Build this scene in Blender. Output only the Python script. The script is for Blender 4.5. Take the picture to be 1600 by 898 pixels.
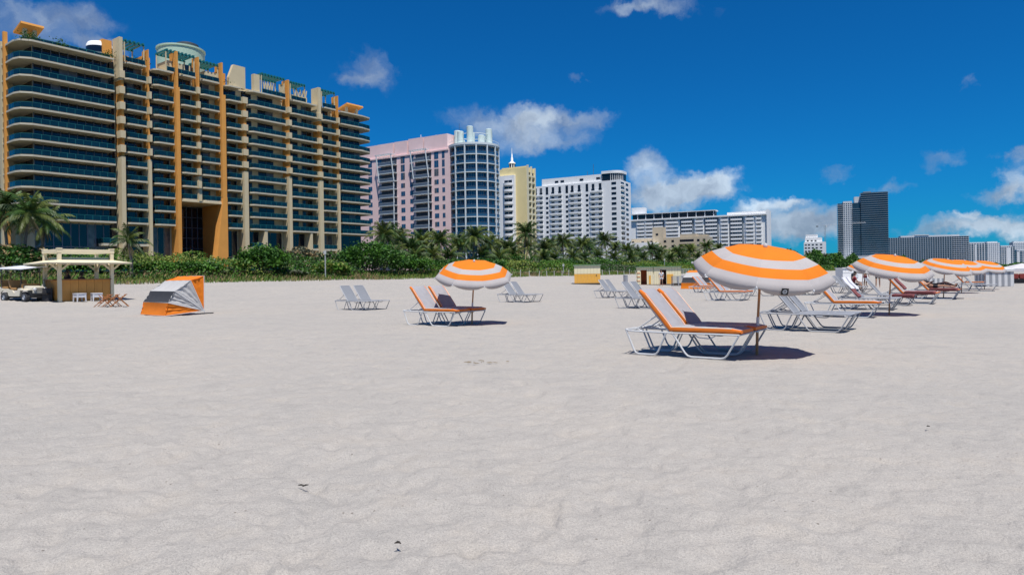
import bpy, bmesh, math, random
import numpy as np
from mathutils import Vector, Matrix

# ------------------------------------------------------------------ scene reset
for o in list(bpy.data.objects):
    bpy.data.objects.remove(o, do_unlink=True)
SC = bpy.context.scene
COL = SC.collection
R = math.radians
random.seed(7)
RNG = np.random.default_rng(11)

# ------------------------------------------------------------------ camera
CAM_H = 1.40          # eye height above the sand
F_PX = 1066.7         # focal length in pixels of the 1600 px wide photograph
ROLL = R(0.9)         # the horizon climbs a little to the right
HY = 430.0            # horizon row at the centre column
cam = bpy.data.cameras.new('camera')
cam.sensor_width = 36.0
cam.sensor_fit = 'HORIZONTAL'
cam.lens = 24.0
cam.shift_y = (HY - 449.0) / 1600.0
cam.clip_start = 0.1
cam.clip_end = 9000.0
cam_o = bpy.data.objects.new('camera', cam)
COL.objects.link(cam_o)
cam_o.location = (0, 0, CAM_H)
cam_o.rotation_euler = (Matrix.Rotation(R(90), 3, 'X') @ Matrix.Rotation(-ROLL, 3, 'Z')).to_euler()
SC.camera = cam_o

# ------------------------------------------------------------------ colour management
SC.view_settings.view_transform = 'Standard'
SC.view_settings.look = 'None'
SC.view_settings.exposure = 0.22
SC.view_settings.gamma = 1.0
SC.view_settings.use_curve_mapping = False

# ------------------------------------------------------------------ sun and sky
SUN_EL, SUN_AZ = R(69), R(16)      # azimuth measured from straight behind the camera towards +X
sun_dir = Vector((math.sin(SUN_AZ) * math.cos(SUN_EL), -math.cos(SUN_AZ) * math.cos(SUN_EL), math.sin(SUN_EL)))
sl = bpy.data.lights.new('sun', 'SUN')
sl.energy = 5.0
sl.angle = R(0.53)
sl.color = (1.0, 0.955, 0.89)
sun_o = bpy.data.objects.new('sun', sl)
COL.objects.link(sun_o)
sun_o.rotation_euler = sun_dir.to_track_quat('Z', 'Y').to_euler()
sun_o.location = (0, -20, 60)


def px_dir(px, py):
    """direction (x, 1, z) of a pixel of the 1600x898 photograph"""
    u, v = px - 800.0, HY - py
    c, s = math.cos(ROLL), math.sin(ROLL)
    return ((u * c + v * s) / F_PX, 1.0, (-u * s + v * c) / F_PX)


def build_world():
    w = bpy.data.worlds.new('World')
    SC.world = w
    w.use_nodes = True
    nt = w.node_tree
    N, L = nt.nodes, nt.links
    N.clear()
    out = N.new('ShaderNodeOutputWorld')
    bg = N.new('ShaderNodeBackground')
    L.new(bg.outputs[0], out.inputs[0])
    sky = N.new('ShaderNodeTexSky')
    sky.sky_type = 'NISHITA'
    sky.sun_disc = False
    sky.sun_elevation = SUN_EL
    sky.sun_rotation = R(180) - SUN_AZ
    sky.altitude = 0
    sky.air_density = 1.0
    sky.dust_density = 0.15
    sky.ozone_density = 1.6
    hs = N.new('ShaderNodeVectorMath')      # deep, polarised blue over the whole sky
    hs.operation = 'MULTIPLY'
    hs.inputs[1].default_value = (0.022, 0.38, 0.78)
    L.new(sky.outputs[0], hs.inputs[0])

    def math_(op, a, b=None, clamp=False):
        n = N.new('ShaderNodeMath')
        n.operation = op
        n.use_clamp = clamp
        for i, x in enumerate((a, b)):
            if x is None:
                continue
            if isinstance(x, (int, float)):
                n.inputs[i].default_value = x
            else:
                L.new(x, n.inputs[i])
        return n.outputs[0]

    tc = N.new('ShaderNodeTexCoord')
    sep = N.new('ShaderNodeSeparateXYZ')
    nrm = N.new('ShaderNodeVectorMath')
    nrm.operation = 'NORMALIZE'
    L.new(tc.outputs['Generated'], nrm.inputs[0])
    L.new(nrm.outputs[0], sep.inputs[0])
    az = math_('ARCTAN2', sep.outputs[0], sep.outputs[1])
    el = math_('ARCSINE', sep.outputs[2])
    comb = N.new('ShaderNodeCombineXYZ')
    L.new(az, comb.inputs[0])
    L.new(el, comb.inputs[1])
    # ragged edges: two scales of warp
    nz = N.new('ShaderNodeTexNoise')
    nz.inputs['Scale'].default_value = 26.0
    nz.inputs['Detail'].default_value = 9.0
    nz.inputs['Roughness'].default_value = 0.62
    L.new(comb.outputs[0], nz.inputs['Vector'])
    wa = N.new('ShaderNodeVectorMath')
    wa.operation = 'SUBTRACT'
    wa.inputs[1].default_value = (0.5, 0.5, 0.5)
    L.new(nz.outputs['Color'], wa.inputs[0])
    wb = N.new('ShaderNodeVectorMath')
    wb.operation = 'MULTIPLY_ADD'
    wb.inputs[1].default_value = (0.075, 0.055, 0.0)
    L.new(wa.outputs[0], wb.inputs[0])
    L.new(comb.outputs[0], wb.inputs[2])
    pos = wb.outputs[0]
    nd = N.new('ShaderNodeTexNoise')
    nd.inputs['Scale'].default_value = 34.0
    nd.inputs['Detail'].default_value = 10.0
    nd.inputs['Roughness'].default_value = 0.66
    L.new(pos, nd.inputs['Vector'])
    # clouds: (px, py, half width, half height, density, brightness) of those in view ...
    C = [(50, 32, 120, 46, .55, .36), (140, 22, 60, 34, .35, .30), (160, 72, 60, 14, .5, .36),
         (578, 110, 52, 40, .50, .30), (560, 128, 60, 16, .25, .28),
         (735, 190, 60, 30, .45, .36), (805, 208, 62, 42, .80, .52), (850, 185, 62, 26, .7, .48), (920, 188, 58, 20, .6, .40), (880, 220, 70, 20, .55, .42),
         (1008, 262, 42, 34, .85, .62), (1062, 300, 72, 28, .95, .60), (1128, 286, 52, 24, .95, .72), (1030, 310, 70, 24, .7, .44),
         (1010, 9, 88, 17, .75, .46), (1095, 14, 70, 14, .2, .3), (905, 119, 22, 9, .35, .3),
         (1184, 320, 44, 16, 1.0, .85), (1230, 318, 22, 10, .8, .75), (1255, 345, 80, 34, .7, .42), (1180, 345, 60, 20, .5, .4),
         (1472, 252, 48, 20, .45, .30), (1312, 269, 40, 15, .42, .30), (1510, 129, 14, 14, .32, .3), (1395, 299, 50, 13, .45, .32),
         (1588, 282, 34, 36, .8, .52), (1560, 305, 50, 16, .55, .36), (1590, 243, 30, 9, .4, .3),
         (1500, 352, 60, 20, .7, .45), (1555, 358, 60, 22, .85, .55), (1440, 366, 60, 12, .45, .36), (1505, 335, 20, 10, .7, .6),
         (1300, 342, 70, 26, .6, .26), (1225, 366, 90, 18, .6, .26), (890, 300, 60, 20, .3, .4), (1620, 350, 60, 30, .6, .45)]
    blobs = []
    for (px, py, hw, hh, de, br) in C:
        x, y, z = px_dir(px, py)
        r = math.sqrt(x * x + 1 + z * z)
        k = F_PX * r
        blobs.append((math.atan2(x, 1.0), math.asin(z / r), hw / k * 1.36, hh / k * 1.34, de * 1.05, .20 + .76 * br))
    # ... and the same broken fair-weather cloud going on all round the rest of the sky
    rr = random.Random(3)
    for i in range(30):
        a = rr.uniform(-math.pi, math.pi)
        if abs(a) < R(47):
            continue
        e = R(2 + 38 * rr.random() ** 1.6)
        hw = R(rr.uniform(2, 5.5))
        blobs.append((a, e, hw, hw * rr.uniform(.3, .5), rr.uniform(.4, .9), rr.uniform(.42, .7)))
    tot = None
    bri = None
    for (a, e, hw, hh, de, br) in blobs:
        s = N.new('ShaderNodeVectorMath')
        s.operation = 'MULTIPLY_ADD'
        s.inputs[1].default_value = (1 / hw, 1 / hh, 0)
        s.inputs[2].default_value = (-a / hw, -e / hh, 0)
        L.new(pos, s.inputs[0])
        ln = N.new('ShaderNodeVectorMath')
        ln.operation = 'LENGTH'
        L.new(s.outputs[0], ln.inputs[0])
        mr = N.new('ShaderNodeMapRange')
        mr.interpolation_type = 'SMOOTHSTEP'
        mr.inputs['From Min'].default_value = 1.0
        mr.inputs['From Max'].default_value = 0.0
        mr.inputs['To Min'].default_value = 0.0
        mr.inputs['To Max'].default_value = de
        L.new(ln.outputs['Value'], mr.inputs['Value'])
        f = mr.outputs[0]
        tot = f if tot is None else math_('ADD', tot, f)
        b = math_('MULTIPLY', f, br)
        bri = b if bri is None else math_('ADD', bri, b)
    brn = math_('DIVIDE', bri, math_('MAXIMUM', tot, 0.001))
    # density: blob field eroded by noise
    er = math_('SUBTRACT', math_('MULTIPLY', tot, 1.5), math_('MULTIPLY', nd.outputs['Fac'], 1.15))
    alpha = math_('MULTIPLY', math_('ADD', er, 0.36), 0.74, clamp=True)
    alpha = math_('MULTIPLY', alpha, math_('MINIMUM', math_('MULTIPLY', tot, 2.0), 0.86))
    # lit tops, greyer undersides
    n2 = N.new('ShaderNodeTexNoise')
    n2.inputs['Scale'].default_value = 30.0
    n2.inputs['Detail'].default_value = 7.0
    sh = N.new('ShaderNodeVectorMath')
    sh.operation = 'ADD'
    sh.inputs[1].default_value = (0.0, 0.010, 0.3)
    L.new(pos, sh.inputs[0])
    L.new(sh.outputs[0], n2.inputs['Vector'])
    lit = math_('MULTIPLY', brn, math_('ADD', math_('MULTIPLY', n2.outputs['Fac'], 1.3), 0.22))
    cc = N.new('ShaderNodeCombineColor')
    L.new(math_('MULTIPLY', lit, 0.80), cc.inputs[0])
    L.new(math_('ADD', math_('MULTIPLY', lit, 0.92), 0.015), cc.inputs[1])
    L.new(math_('ADD', math_('MULTIPLY', lit, 0.97), 0.085), cc.inputs[2])
    SKY_STRENGTH = 0.10
    sc_ = N.new('ShaderNodeVectorMath')
    sc_.operation = 'SCALE'
    sc_.inputs['Scale'].default_value = 1.0 / SKY_STRENGTH
    L.new(cc.outputs[0], sc_.inputs[0])
    mix = N.new('ShaderNodeMix')
    mix.data_type = 'RGBA'
    L.new(alpha, mix.inputs['Factor'])
    L.new(hs.outputs[0], mix.inputs['A'])
    L.new(sc_.outputs[0], mix.inputs['B'])
    L.new(mix.outputs['Result'], bg.inputs['Color'])
    bg.inputs['Strength'].default_value = SKY_STRENGTH
    w.cycles.sampling_method = 'MANUAL'
    w.cycles.sample_map_resolution = 512


build_world()
SC.cycles.max_bounces = 7
SC.cycles.diffuse_bounces = 3
SC.cycles.glossy_bounces = 3
SC.cycles.transparent_max_bounces = 10
SC.cycles.use_denoising = True

# ------------------------------------------------------------------ place: directions and terrain
CO = Vector((0.6, 0.8))       # along the coast
SEA = Vector((0.8, -0.6))     # towards the sea


def sstep(a, b, x):
    t = np.clip((np.asarray(x, float) - a) / (b - a), 0, 1)
    return t * t * (3 - 2 * t)


def gz(x, y):
    """ground height: flat beach, rising to the dune foot, a low dune, then the built-up strip; shelving off to the sea"""
    w = -(0.8 * np.asarray(x, float) - 0.6 * np.asarray(y, float))
    z = 1.15 * sstep(30, 62, w) + 1.3 * sstep(60, 74, w) - 2.2 * sstep(22, 70, -w)
    return z


def gzf(x, y):
    return float(gz(x, y))


def hit(px, py):
    """where the ray through a pixel meets the ground"""
    dx, dy, dz = px_dir(px, py)
    t, st = 2.0, 0.05
    while t < 3000:
        if CAM_H + dz * t <= gzf(dx * t, t):
            return Vector((dx * t, t, gzf(dx * t, t)))
        t += st * max(1, t * 0.05)
    return Vector((dx * 3000, 3000, 0))


def at(px, py, Z):
    dx, dy, dz = px_dir(px, py)
    return Vector((dx * Z, Z, CAM_H + dz * Z))


def on_w(px, w, py=400):
    """ground point on the line w metres inland, in the column px"""
    dx, dy, dz = px_dir(px, py)
    Z = w / (0.6 - 0.8 * dx)
    return Vector((dx * Z, Z, gzf(dx * Z, Z)))


def vnoise(x, y, seed=0):
    x = np.asarray(x, float)
    y = np.asarray(y, float)
    xi, yi = np.floor(x), np.floor(y)
    xf, yf = x - xi, y - yi
    u, v = xf * xf * (3 - 2 * xf), yf * yf * (3 - 2 * yf)

    def h(a, b):
        n = np.sin(a * 127.1 + b * 311.7 + seed * 74.7) * 43758.5453
        return n - np.floor(n)
    return (h(xi, yi) * (1 - u) + h(xi + 1, yi) * u) * (1 - v) + (h(xi, yi + 1) * (1 - u) + h(xi + 1, yi + 1) * u) * v - 0.5


# ------------------------------------------------------------------ materials
MATS = {}


def M(name, rgb, rough=0.6, var=0.08, scale=4.0, bump=0.0, bscale=None, metal=0.0, spec=0.5, trans=0.0, alpha=1.0, coords='Object', detail=4.0, transluc=0.0, rnd=0.0):
    if name in MATS:
        return MATS[name]
    m = bpy.data.materials.new(name)
    m.use_nodes = True
    nt = m.node_tree
    N, L = nt.nodes, nt.links
    p = N['Principled BSDF']
    p.inputs['Roughness'].default_value = rough
    p.inputs['Metallic'].default_value = metal
    p.inputs['Specular IOR Level'].default_value = spec
    p.inputs['Transmission Weight'].default_value = trans
    p.inputs['Alpha'].default_value = alpha
    tc = N.new('ShaderNodeTexCoord')
    nz = N.new('ShaderNodeTexNoise')
    nz.inputs['Scale'].default_value = scale
    nz.inputs['Detail'].default_value = detail
    if coords == 'World':
        g = N.new('ShaderNodeNewGeometry')
        src = g.outputs['Position']
    else:
        src = tc.outputs['Object']
    L.new(src, nz.inputs['Vector'])
    mr = N.new('ShaderNodeMapRange')
    mr.inputs['From Min'].default_value = 0.25
    mr.inputs['From Max'].default_value = 0.75
    mr.inputs['To Min'].default_value = 1 - var
    mr.inputs['To Max'].default_value = 1 + var
    L.new(nz.outputs['Fac'], mr.inputs['Value'])
    fac = mr.outputs[0]
    if rnd:
        oi = N.new('ShaderNodeObjectInfo')
        m2 = N.new('ShaderNodeMapRange')
        m2.inputs['To Min'].default_value = 1 - rnd
        m2.inputs['To Max'].default_value = 1 + rnd
        L.new(oi.outputs['Random'], m2.inputs['Value'])
        mm = N.new('ShaderNodeMath')
        mm.operation = 'MULTIPLY'
        L.new(fac, mm.inputs[0])
        L.new(m2.outputs[0], mm.inputs[1])
        fac = mm.outputs[0]
    sc = N.new('ShaderNodeVectorMath')
    sc.operation = 'SCALE'
    sc.inputs[0].default_value = rgb[:3]
    L.new(fac, sc.inputs['Scale'])
    L.new(sc.outputs[0], p.inputs['Base Color'])
    if bump:
        nb = N.new('ShaderNodeTexNoise')
        nb.inputs['Scale'].default_value = bscale or scale * 6
        nb.inputs['Detail'].default_value = 5
        L.new(src, nb.inputs['Vector'])
        b = N.new('ShaderNodeBump')
        b.inputs['Strength'].default_value = bump
        b.inputs['Distance'].default_value = 0.02
        L.new(nb.outputs['Fac'], b.inputs['Height'])
        L.new(b.outputs[0], p.inputs['Normal'])
    if transluc:
        tr = N.new('ShaderNodeBsdfTranslucent')
        L.new(sc.outputs[0], tr.inputs['Color'])
        mx = N.new('ShaderNodeMixShader')
        mx.inputs[0].default_value = transluc
        L.new(p.outputs[0], mx.inputs[1])
        L.new(tr.outputs[0], mx.inputs[2])
        L.new(mx.outputs[0], N['Material Output'].inputs['Surface'])
    MATS[name] = m
    return m


def sand_material():
    m = bpy.data.materials.new('sand')
    m.use_nodes = True
    nt = m.node_tree
    N, L = nt.nodes, nt.links
    p = N['Principled BSDF']
    p.inputs['Roughness'].default_value = 0.95
    p.inputs['Specular IOR Level'].default_value = 0.15
    g = N.new('ShaderNodeNewGeometry')

    def noise(scale, detail=4, rough=.55):
        n = N.new('ShaderNodeTexNoise')
        n.inputs['Scale'].default_value = scale
        n.inputs['Detail'].default_value = detail
        n.inputs['Roughness'].default_value = rough
        L.new(g.outputs['Position'], n.inputs['Vector'])
        return n

    def ramp(src, stops):
        r = N.new('ShaderNodeValToRGB')
        e = r.color_ramp.elements
        while len(e) > 1:
            e.remove(e[-1])
        e[0].position, e[0].color = stops[0][0], (*stops[0][1], 1)
        for ps, c in stops[1:]:
            el = e.new(ps)
            el.color = (*c, 1)
        L.new(src, r.inputs['Fac'])
        return r.outputs['Color']

    def mul(a, b, f=1.0):
        x = N.new('ShaderNodeMix')
        x.data_type = 'RGBA'
        x.blend_type = 'MULTIPLY'
        x.inputs['Factor'].default_value = f
        L.new(a, x.inputs['A'])
        L.new(b, x.inputs['B'])
        return x.outputs['Result']
    big = noise(0.22, 5, .6)
    base = ramp(big.outputs['Fac'], [(.3, (.346, .327, .302)), (.55, (.368, .344, .314)), (.75, (.392, .360, .320))])
    mid = noise(1.9, 6, .65)
    c = mul(base, ramp(mid.outputs['Fac'], [(.3, (.90, .905, .91)), (.5, (1, 1, 1)), (.7, (1.04, 1.02, .99))]))
    fine = noise(95, 3, .7)
    c = mul(c, ramp(fine.outputs['Fac'], [(.30, (.74, .74, .75)), (.5, (1, 1, 1)), (.70, (1.18, 1.17, 1.15))]))
    grain = noise(330, 2, .6)
    c = mul(c, ramp(grain.outputs['Fac'], [(.28, (.62, .62, .63)), (.5, (1, 1, 1)), (.72, (1.25, 1.24, 1.22))]))
    # shell grit: sparse pale and dark specks
    vo = N.new('ShaderNodeTexVoronoi')
    vo.inputs['Scale'].default_value = 38
    L.new(g.outputs['Position'], vo.inputs['Vector'])
    c = mul(c, ramp(vo.outputs['Distance'], [(0.0, (1.45, 1.4, 1.33)), (.07, (1.0, 1.0, 1.0)), (1, (1, 1, 1))]), .8)
    vd = N.new('ShaderNodeTexVoronoi')
    vd.inputs['Scale'].default_value = 6.5
    L.new(g.outputs['Position'], vd.inputs['Vector'])
    c = mul(c, ramp(vd.outputs['Distance'], [(0.0, (.25, .22, .2)), (.045, (.5, .47, .45)), (.06, (1.0, 1.0, 1.0)), (1, (1, 1, 1))]), .8)
    # behind the dune foot the sand gives way to dark leaf litter and soil
    dt = N.new('ShaderNodeVectorMath')
    dt.operation = 'DOT_PRODUCT'
    dt.inputs[1].default_value = (-.8, .6, 0)
    L.new(g.outputs['Position'], dt.inputs[0])
    wn = N.new('ShaderNodeMath')
    wn.operation = 'MULTIPLY_ADD'
    wn.inputs[1].default_value = 5.0
    L.new(noise(.6, 4).outputs['Fac'], wn.inputs[0])
    L.new(dt.outputs['Value'], wn.inputs[2])
    lm = N.new('ShaderNodeMapRange')
    lm.inputs['From Min'].default_value = 64.2
    lm.inputs['From Max'].default_value = 66.5
    L.new(wn.outputs[0], lm.inputs['Value'])
    mx = N.new('ShaderNodeMix')
    mx.data_type = 'RGBA'
    mx.inputs['B'].default_value = (.060, .055, .028, 1)
    L.new(lm.outputs[0], mx.inputs['Factor'])
    L.new(c, mx.inputs['A'])
    c = mx.outputs['Result']
    L.new(c, p.inputs['Base Color'])
    # relief of trodden sand
    b1 = N.new('ShaderNodeBump')
    b1.inputs['Strength'].default_value = 0.55
    b1.inputs['Distance'].default_value = 0.012
    L.new(noise(60, 4, .7).outputs['Fac'], b1.inputs['Height'])
    b2 = N.new('ShaderNodeBump')
    b2.inputs['Strength'].default_value = 0.6
    b2.inputs['Distance'].default_value = 0.05
    L.new(noise(9, 5, .6).outputs['Fac'], b2.inputs['Height'])
    L.new(b2.outputs[0], b1.inputs['Normal'])
    L.new(b1.outputs[0], p.inputs['Normal'])
    return m


# ------------------------------------------------------------------ mesh helpers
class MB:
    """collects shapes, builds ONE mesh object"""

    def __init__(self):
        self.v, self.f, self.m = [], [], []

    def add(self, vs, fs, mi=0):
        b = len(self.v)
        self.v += [tuple(x) for x in vs]
        self.f += [tuple(b + i for i in f) for f in fs]
        self.m += [mi] * len(fs)
        return self

    def box(self, x0, x1, y0, y1, z0, z1, mi=0, mat=None):
        vs = [(x0, y0, z0), (x1, y0, z0), (x1, y1, z0), (x0, y1, z0), (x0, y0, z1), (x1, y0, z1), (x1, y1, z1), (x0, y1, z1)]
        if mat is not None:
            vs = [tuple(mat @ Vector(v)) for v in vs]
        return self.add(vs, [(0, 3, 2, 1), (4, 5, 6, 7), (0, 1, 5, 4), (1, 2, 6, 5), (2, 3, 7, 6), (3, 0, 4, 7)], mi)

    def bar(self, a, b, w, h=None, mi=0, up=(0, 0, 1)):
        """rectangular bar from a to b"""
        a, b = Vector(a), Vector(b)
        h = h or w
        d = (b - a)
        ln = d.length
        d.normalize()
        upv = Vector(up)
        if abs(d.dot(upv)) > .98:
            upv = Vector((1, 0, 0))
        sx = d.cross(upv).normalized()
        sz = sx.cross(d).normalized()
        vs = []
        for p in (a, b):
            for (i, j) in ((-1, -1), (1, -1), (1, 1), (-1, 1)):
                vs.append(p + sx * (i * w / 2) + sz * (j * h / 2))
        return self.add(vs, [(3, 2, 1, 0), (4, 5, 6, 7), (0, 1, 5, 4), (1, 2, 6, 5), (2, 3, 7, 6), (3, 0, 4, 7)], mi)

    def tube(self, pts, r, n=8, mi=0, radii=None, cap=True):
        pts = [Vector(p) for p in pts]
        rings = []
        prev = None
        for i, p in enumerate(pts):
            if i == 0:
                t = pts[1] - p
            elif i == len(pts) - 1:
                t = p - pts[i - 1]
            else:
                t = (pts[i + 1] - p).normalized() + (p - pts[i - 1]).normalized()
            t.normalize()
            if prev is None:
                a = Vector((0, 0, 1)) if abs(t.z) < .9 else Vector((1, 0, 0))
                sx = t.cross(a).normalized()
            else:
                sx = (prev - t * prev.dot(t)).normalized()
            prev = sx
            sy = t.cross(sx)
            rr = radii[i] if radii else r
            rings.append([p + (sx * math.cos(2 * math.pi * k / n) + sy * math.sin(2 * math.pi * k / n)) * rr for k in range(n)])
        vs = [v for rg in rings for v in rg]
        fs = []
        for i in range(len(rings) - 1):
            for k in range(n):
                fs.append((i * n + k, i * n + (k + 1) % n, (i + 1) * n + (k + 1) % n, (i + 1) * n + k))
        if cap:
            fs.append(tuple(range(n - 1, -1, -1)))
            fs.append(tuple((len(rings) - 1) * n + k for k in range(n)))
        return self.add(vs, fs, mi)

    def lathe(self, prof, n=24, c=(0, 0, 0), mi=0):
        vs, fs = [], []
        for (r, z) in prof:
            for k in range(n):
                a = 2 * math.pi * k / n
                vs.append((c[0] + r * math.cos(a), c[1] + r * math.sin(a), c[2] + z))
        for i in range(len(prof) - 1):
            for k in range(n):
                fs.append((i * n + k, i * n + (k + 1) % n, (i + 1) * n + (k + 1) % n, (i + 1) * n + k))
        return self.add(vs, fs, mi)

    def prism(self, poly, z0, z1, mi=0):
        n = len(poly)
        vs = [(x, y, z0) for x, y in poly] + [(x, y, z1) for x, y in poly]
        fs = [tuple(range(n - 1, -1, -1)), tuple(range(n, 2 * n))]
        fs += [(i, (i + 1) % n, n + (i + 1) % n, n + i) for i in range(n)]
        return self.add(vs, fs, mi)

    def sheet(self, quad, t, mi=0):
        """a thin slab from a 3-D polygon, thickness t along its normal"""
        q = [Vector(p) for p in quad]
        nn = Vector((0, 0, 0))
        for i in range(1, len(q) - 1):
            nn += (q[i] - q[0]).cross(q[i + 1] - q[0])
        nn.normalize()
        n = len(q)
        vs = [p + nn * t / 2 for p in q] + [p - nn * t / 2 for p in q]
        fs = [tuple(range(n)), tuple(range(2 * n - 1, n - 1, -1))]
        fs += [(i, n + i, n + (i + 1) % n, (i + 1) % n) for i in range(n)]
        return self.add(vs, fs, mi)

    def mesh(self, name, mats, smooth=False, bevel=0.0):
        me = bpy.data.meshes.new(name)
        me.from_pydata(self.v, [], self.f)
        for m in (mats if isinstance(mats, (list, tuple)) else [mats]):
            me.materials.append(m)
        if any(self.m):
            me.polygons.foreach_set('material_index', self.m)
        if bevel:
            bm = bmesh.new()
            bm.from_mesh(me)
            bmesh.ops.bevel(bm, geom=[e for e in bm.edges if e.calc_face_angle(0) > .5], offset=bevel, segments=2, affect='EDGES', profile=.6)
            bm.to_mesh(me)
            bm.free()
        if smooth:
            me.polygons.foreach_set('use_smooth', [True] * len(me.polygons))
            try:
                me.set_sharp_from_angle(angle=R(42))
            except Exception:
                pass
        me.update()
        return me

    def build(self, name, mats, parent=None, smooth=False, bevel=0.0, loc=None):
        return link(name, self.mesh(name, mats, smooth, bevel), parent, loc)


def link(name, me, parent=None, loc=None, rot=None):
    o = bpy.data.objects.new(name, me)
    COL.objects.link(o)
    if parent is not None:
        o.parent = parent
    if loc is not None:
        o.location = loc
    if rot is not None:
        o.rotation_euler = rot
    return o


def tag(o, label, cat=None, group=None, kind=None):
    if label:
        o['label'] = label
    if cat:
        o['category'] = cat
    if group:
        o['group'] = group
    if kind:
        o['kind'] = kind
    return o


def thing(name, label, cat, loc=(0, 0, 0), rz=0.0, group=None):
    o = bpy.data.objects.new(name, None)
    o.empty_display_size = .2
    COL.objects.link(o)
    o.location = loc
    o.rotation_euler = (0, 0, rz)
    return tag(o, label, cat, group)


def kids(o):
    return [c for c in COL.objects if c.parent == o]


CHILD = {}


def copy_tree(o, parent=None):
    c = o.copy()
    COL.objects.link(c)
    if parent is not None:
        c.parent = parent
    for ch in list(o.children):
        copy_tree(ch, c)
    return c


BOXES = {}


def bx(name, parent, mat, x0, x1, y0, y1, z0, z1):
    """a box part; equal boxes of one material share their mesh"""
    k = (round(x1 - x0, 3), round(y1 - y0, 3), round(z1 - z0, 3), mat.name)
    if k not in BOXES:
        BOXES[k] = MB().box(0, k[0], 0, k[1], 0, k[2]).mesh(name, mat)
    return link(name, BOXES[k], parent, (x0, y0, z0))


def numpy_mesh(name, verts, faces_idx, nper, mats, mat_idx=None, smooth=False):
    """fast mesh from numpy arrays; every face has nper corners"""
    me = bpy.data.meshes.new(name)
    nv, nf = len(verts), len(faces_idx)
    me.vertices.add(nv)
    me.vertices.foreach_set('co', np.asarray(verts, np.float32).ravel())
    me.loops.add(nf * nper)
    me.loops.foreach_set('vertex_index', np.asarray(faces_idx, np.int32).ravel())
    me.polygons.add(nf)
    me.polygons.foreach_set('loop_start', np.arange(0, nf * nper, nper, dtype=np.int32))
    for m in (mats if isinstance(mats, (list, tuple)) else [mats]):
        me.materials.append(m)
    if mat_idx is not None:
        me.polygons.foreach_set('material_index', np.asarray(mat_idx, np.int32))
    if smooth:
        me.polygons.foreach_set('use_smooth', np.ones(nf, bool))
    me.update(calc_edges=True)
    return me


# ------------------------------------------------------------------ the beach: one sheet from under the camera to the horizon
def build_sand():
    fine = np.radians(np.linspace(-46, 46, 560))
    coarse = np.radians(np.linspace(46, 314, 90))[1:-1]
    ang = np.concatenate([fine, coarse])           # measured from +Y towards +X, closed ring
    rad = np.concatenate([[0.3, 0.8, 1.4, 2.0], np.geomspace(2.5, 90, 420), np.geomspace(95, 5000, 60)])
    A, RR = np.meshgrid(ang, rad)
    X, Y = RR * np.sin(A), RR * np.cos(A)
    Z = gz(X, Y)
    # trodden relief: overlapping footprints, fading with distance from the shore works
    fade = np.clip(1.0 - (RR - 40) / 60, 0, 1)
    patch = (0.7 + 1.3 * np.clip(vnoise(X * .13, Y * .13, 9) + .35, 0, 1)) * (1.0 + .45 * np.clip(-X / 8, -.6, 1))
    n1 = vnoise(X * 1.6, Y * 1.6, 1) * .012
    d = vnoise(X * 4.6 + 2.2 * vnoise(X * 1.7, Y * 1.7, 5), Y * 4.6 + 1.6 * vnoise(X * 1.4, Y * 1.4, 15), 2)
    n2 = -np.clip(d - .08, 0, 1) * .075 + np.clip(.02 - np.abs(d - .04), 0, 1) * .22
    n3 = vnoise(X * 9.5, Y * 9.5, 3) * .012
    n4 = vnoise(X * 17, Y * 17, 4) * .006
    Z = Z + fade * patch * (n1 + n2 * .62 + n3 * .8 + n4) + .05 * vnoise(X * .11, Y * .11, 6) * np.clip(RR / 12, 0, 1) - .012
    # single footprints pressed into the dry sand, each with a low pushed-up rim
    fp = np.random.default_rng(5)
    nfine = len(fine)
    lr = np.log(rad)
    for _ in range(2600):
        r0 = 2.9 * (34 / 2.9) ** fp.random()
        t0 = np.radians(-43 + 86 * fp.random() ** 1.35)
        cx, cy = r0 * math.sin(t0), r0 * math.cos(t0)
        i0, i1 = np.searchsorted(rad, [r0 - .32, r0 + .32])
        j0, j1 = np.searchsorted(fine, [t0 - .32 / r0, t0 + .32 / r0])
        if i1 - i0 < 2 or j1 - j0 < 2:
            continue
        a = fp.random() * math.pi
        dx, dy = X[i0:i1, j0:j1] - cx, Y[i0:i1, j0:j1] - cy
        u_ = (dx * math.cos(a) + dy * math.sin(a)) / fp.uniform(.10, .15)
        v_ = (-dx * math.sin(a) + dy * math.cos(a)) / fp.uniform(.05, .08)
        q_ = u_ * u_ + v_ * v_
        Z[i0:i1, j0:j1] += fp.uniform(.001, .0095) * (-1.25 * np.exp(-q_ * 1.1) + .5 * np.exp(-(np.sqrt(q_) - 1.55) ** 2 * 5))
    nr, na = A.shape
    verts = np.stack([X, Y, Z], -1).reshape(-1, 3)
    i = np.arange(nr - 1)[:, None] * na
    j = np.arange(na)[None, :]
    j2 = (j + 1) % na
    q = np.stack([i + j, i + na + j, i + na + j2, i + j2], -1).reshape(-1, 4)
    q = q[:, ::-1]
    # centre cap
    verts = np.concatenate([verts, [[0, 0, 0]]])
    me = numpy_mesh('beach_sand', verts, q, 4, sand_material(), smooth=True)
    o = link('beach_sand', me)
    o['kind'] = 'structure'
    sea = MB()
    p0 = Vector((0, 0)) + SEA * 62
    a, b = p0 - CO * 4000, p0 + CO * 4500
    c, d2 = b + SEA * 4000, a + SEA * 4000
    sea.add([(a.x, a.y, -1.55), (b.x, b.y, -1.55), (c.x, c.y, -1.55), (d2.x, d2.y, -1.55)], [(3, 2, 1, 0)])
    so = sea.build('sea', M('sea_water', (.01, .10, .13), .12, .2, .05, .25, .4, coords='World'))
    so['kind'] = 'structure'


build_sand()

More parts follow.
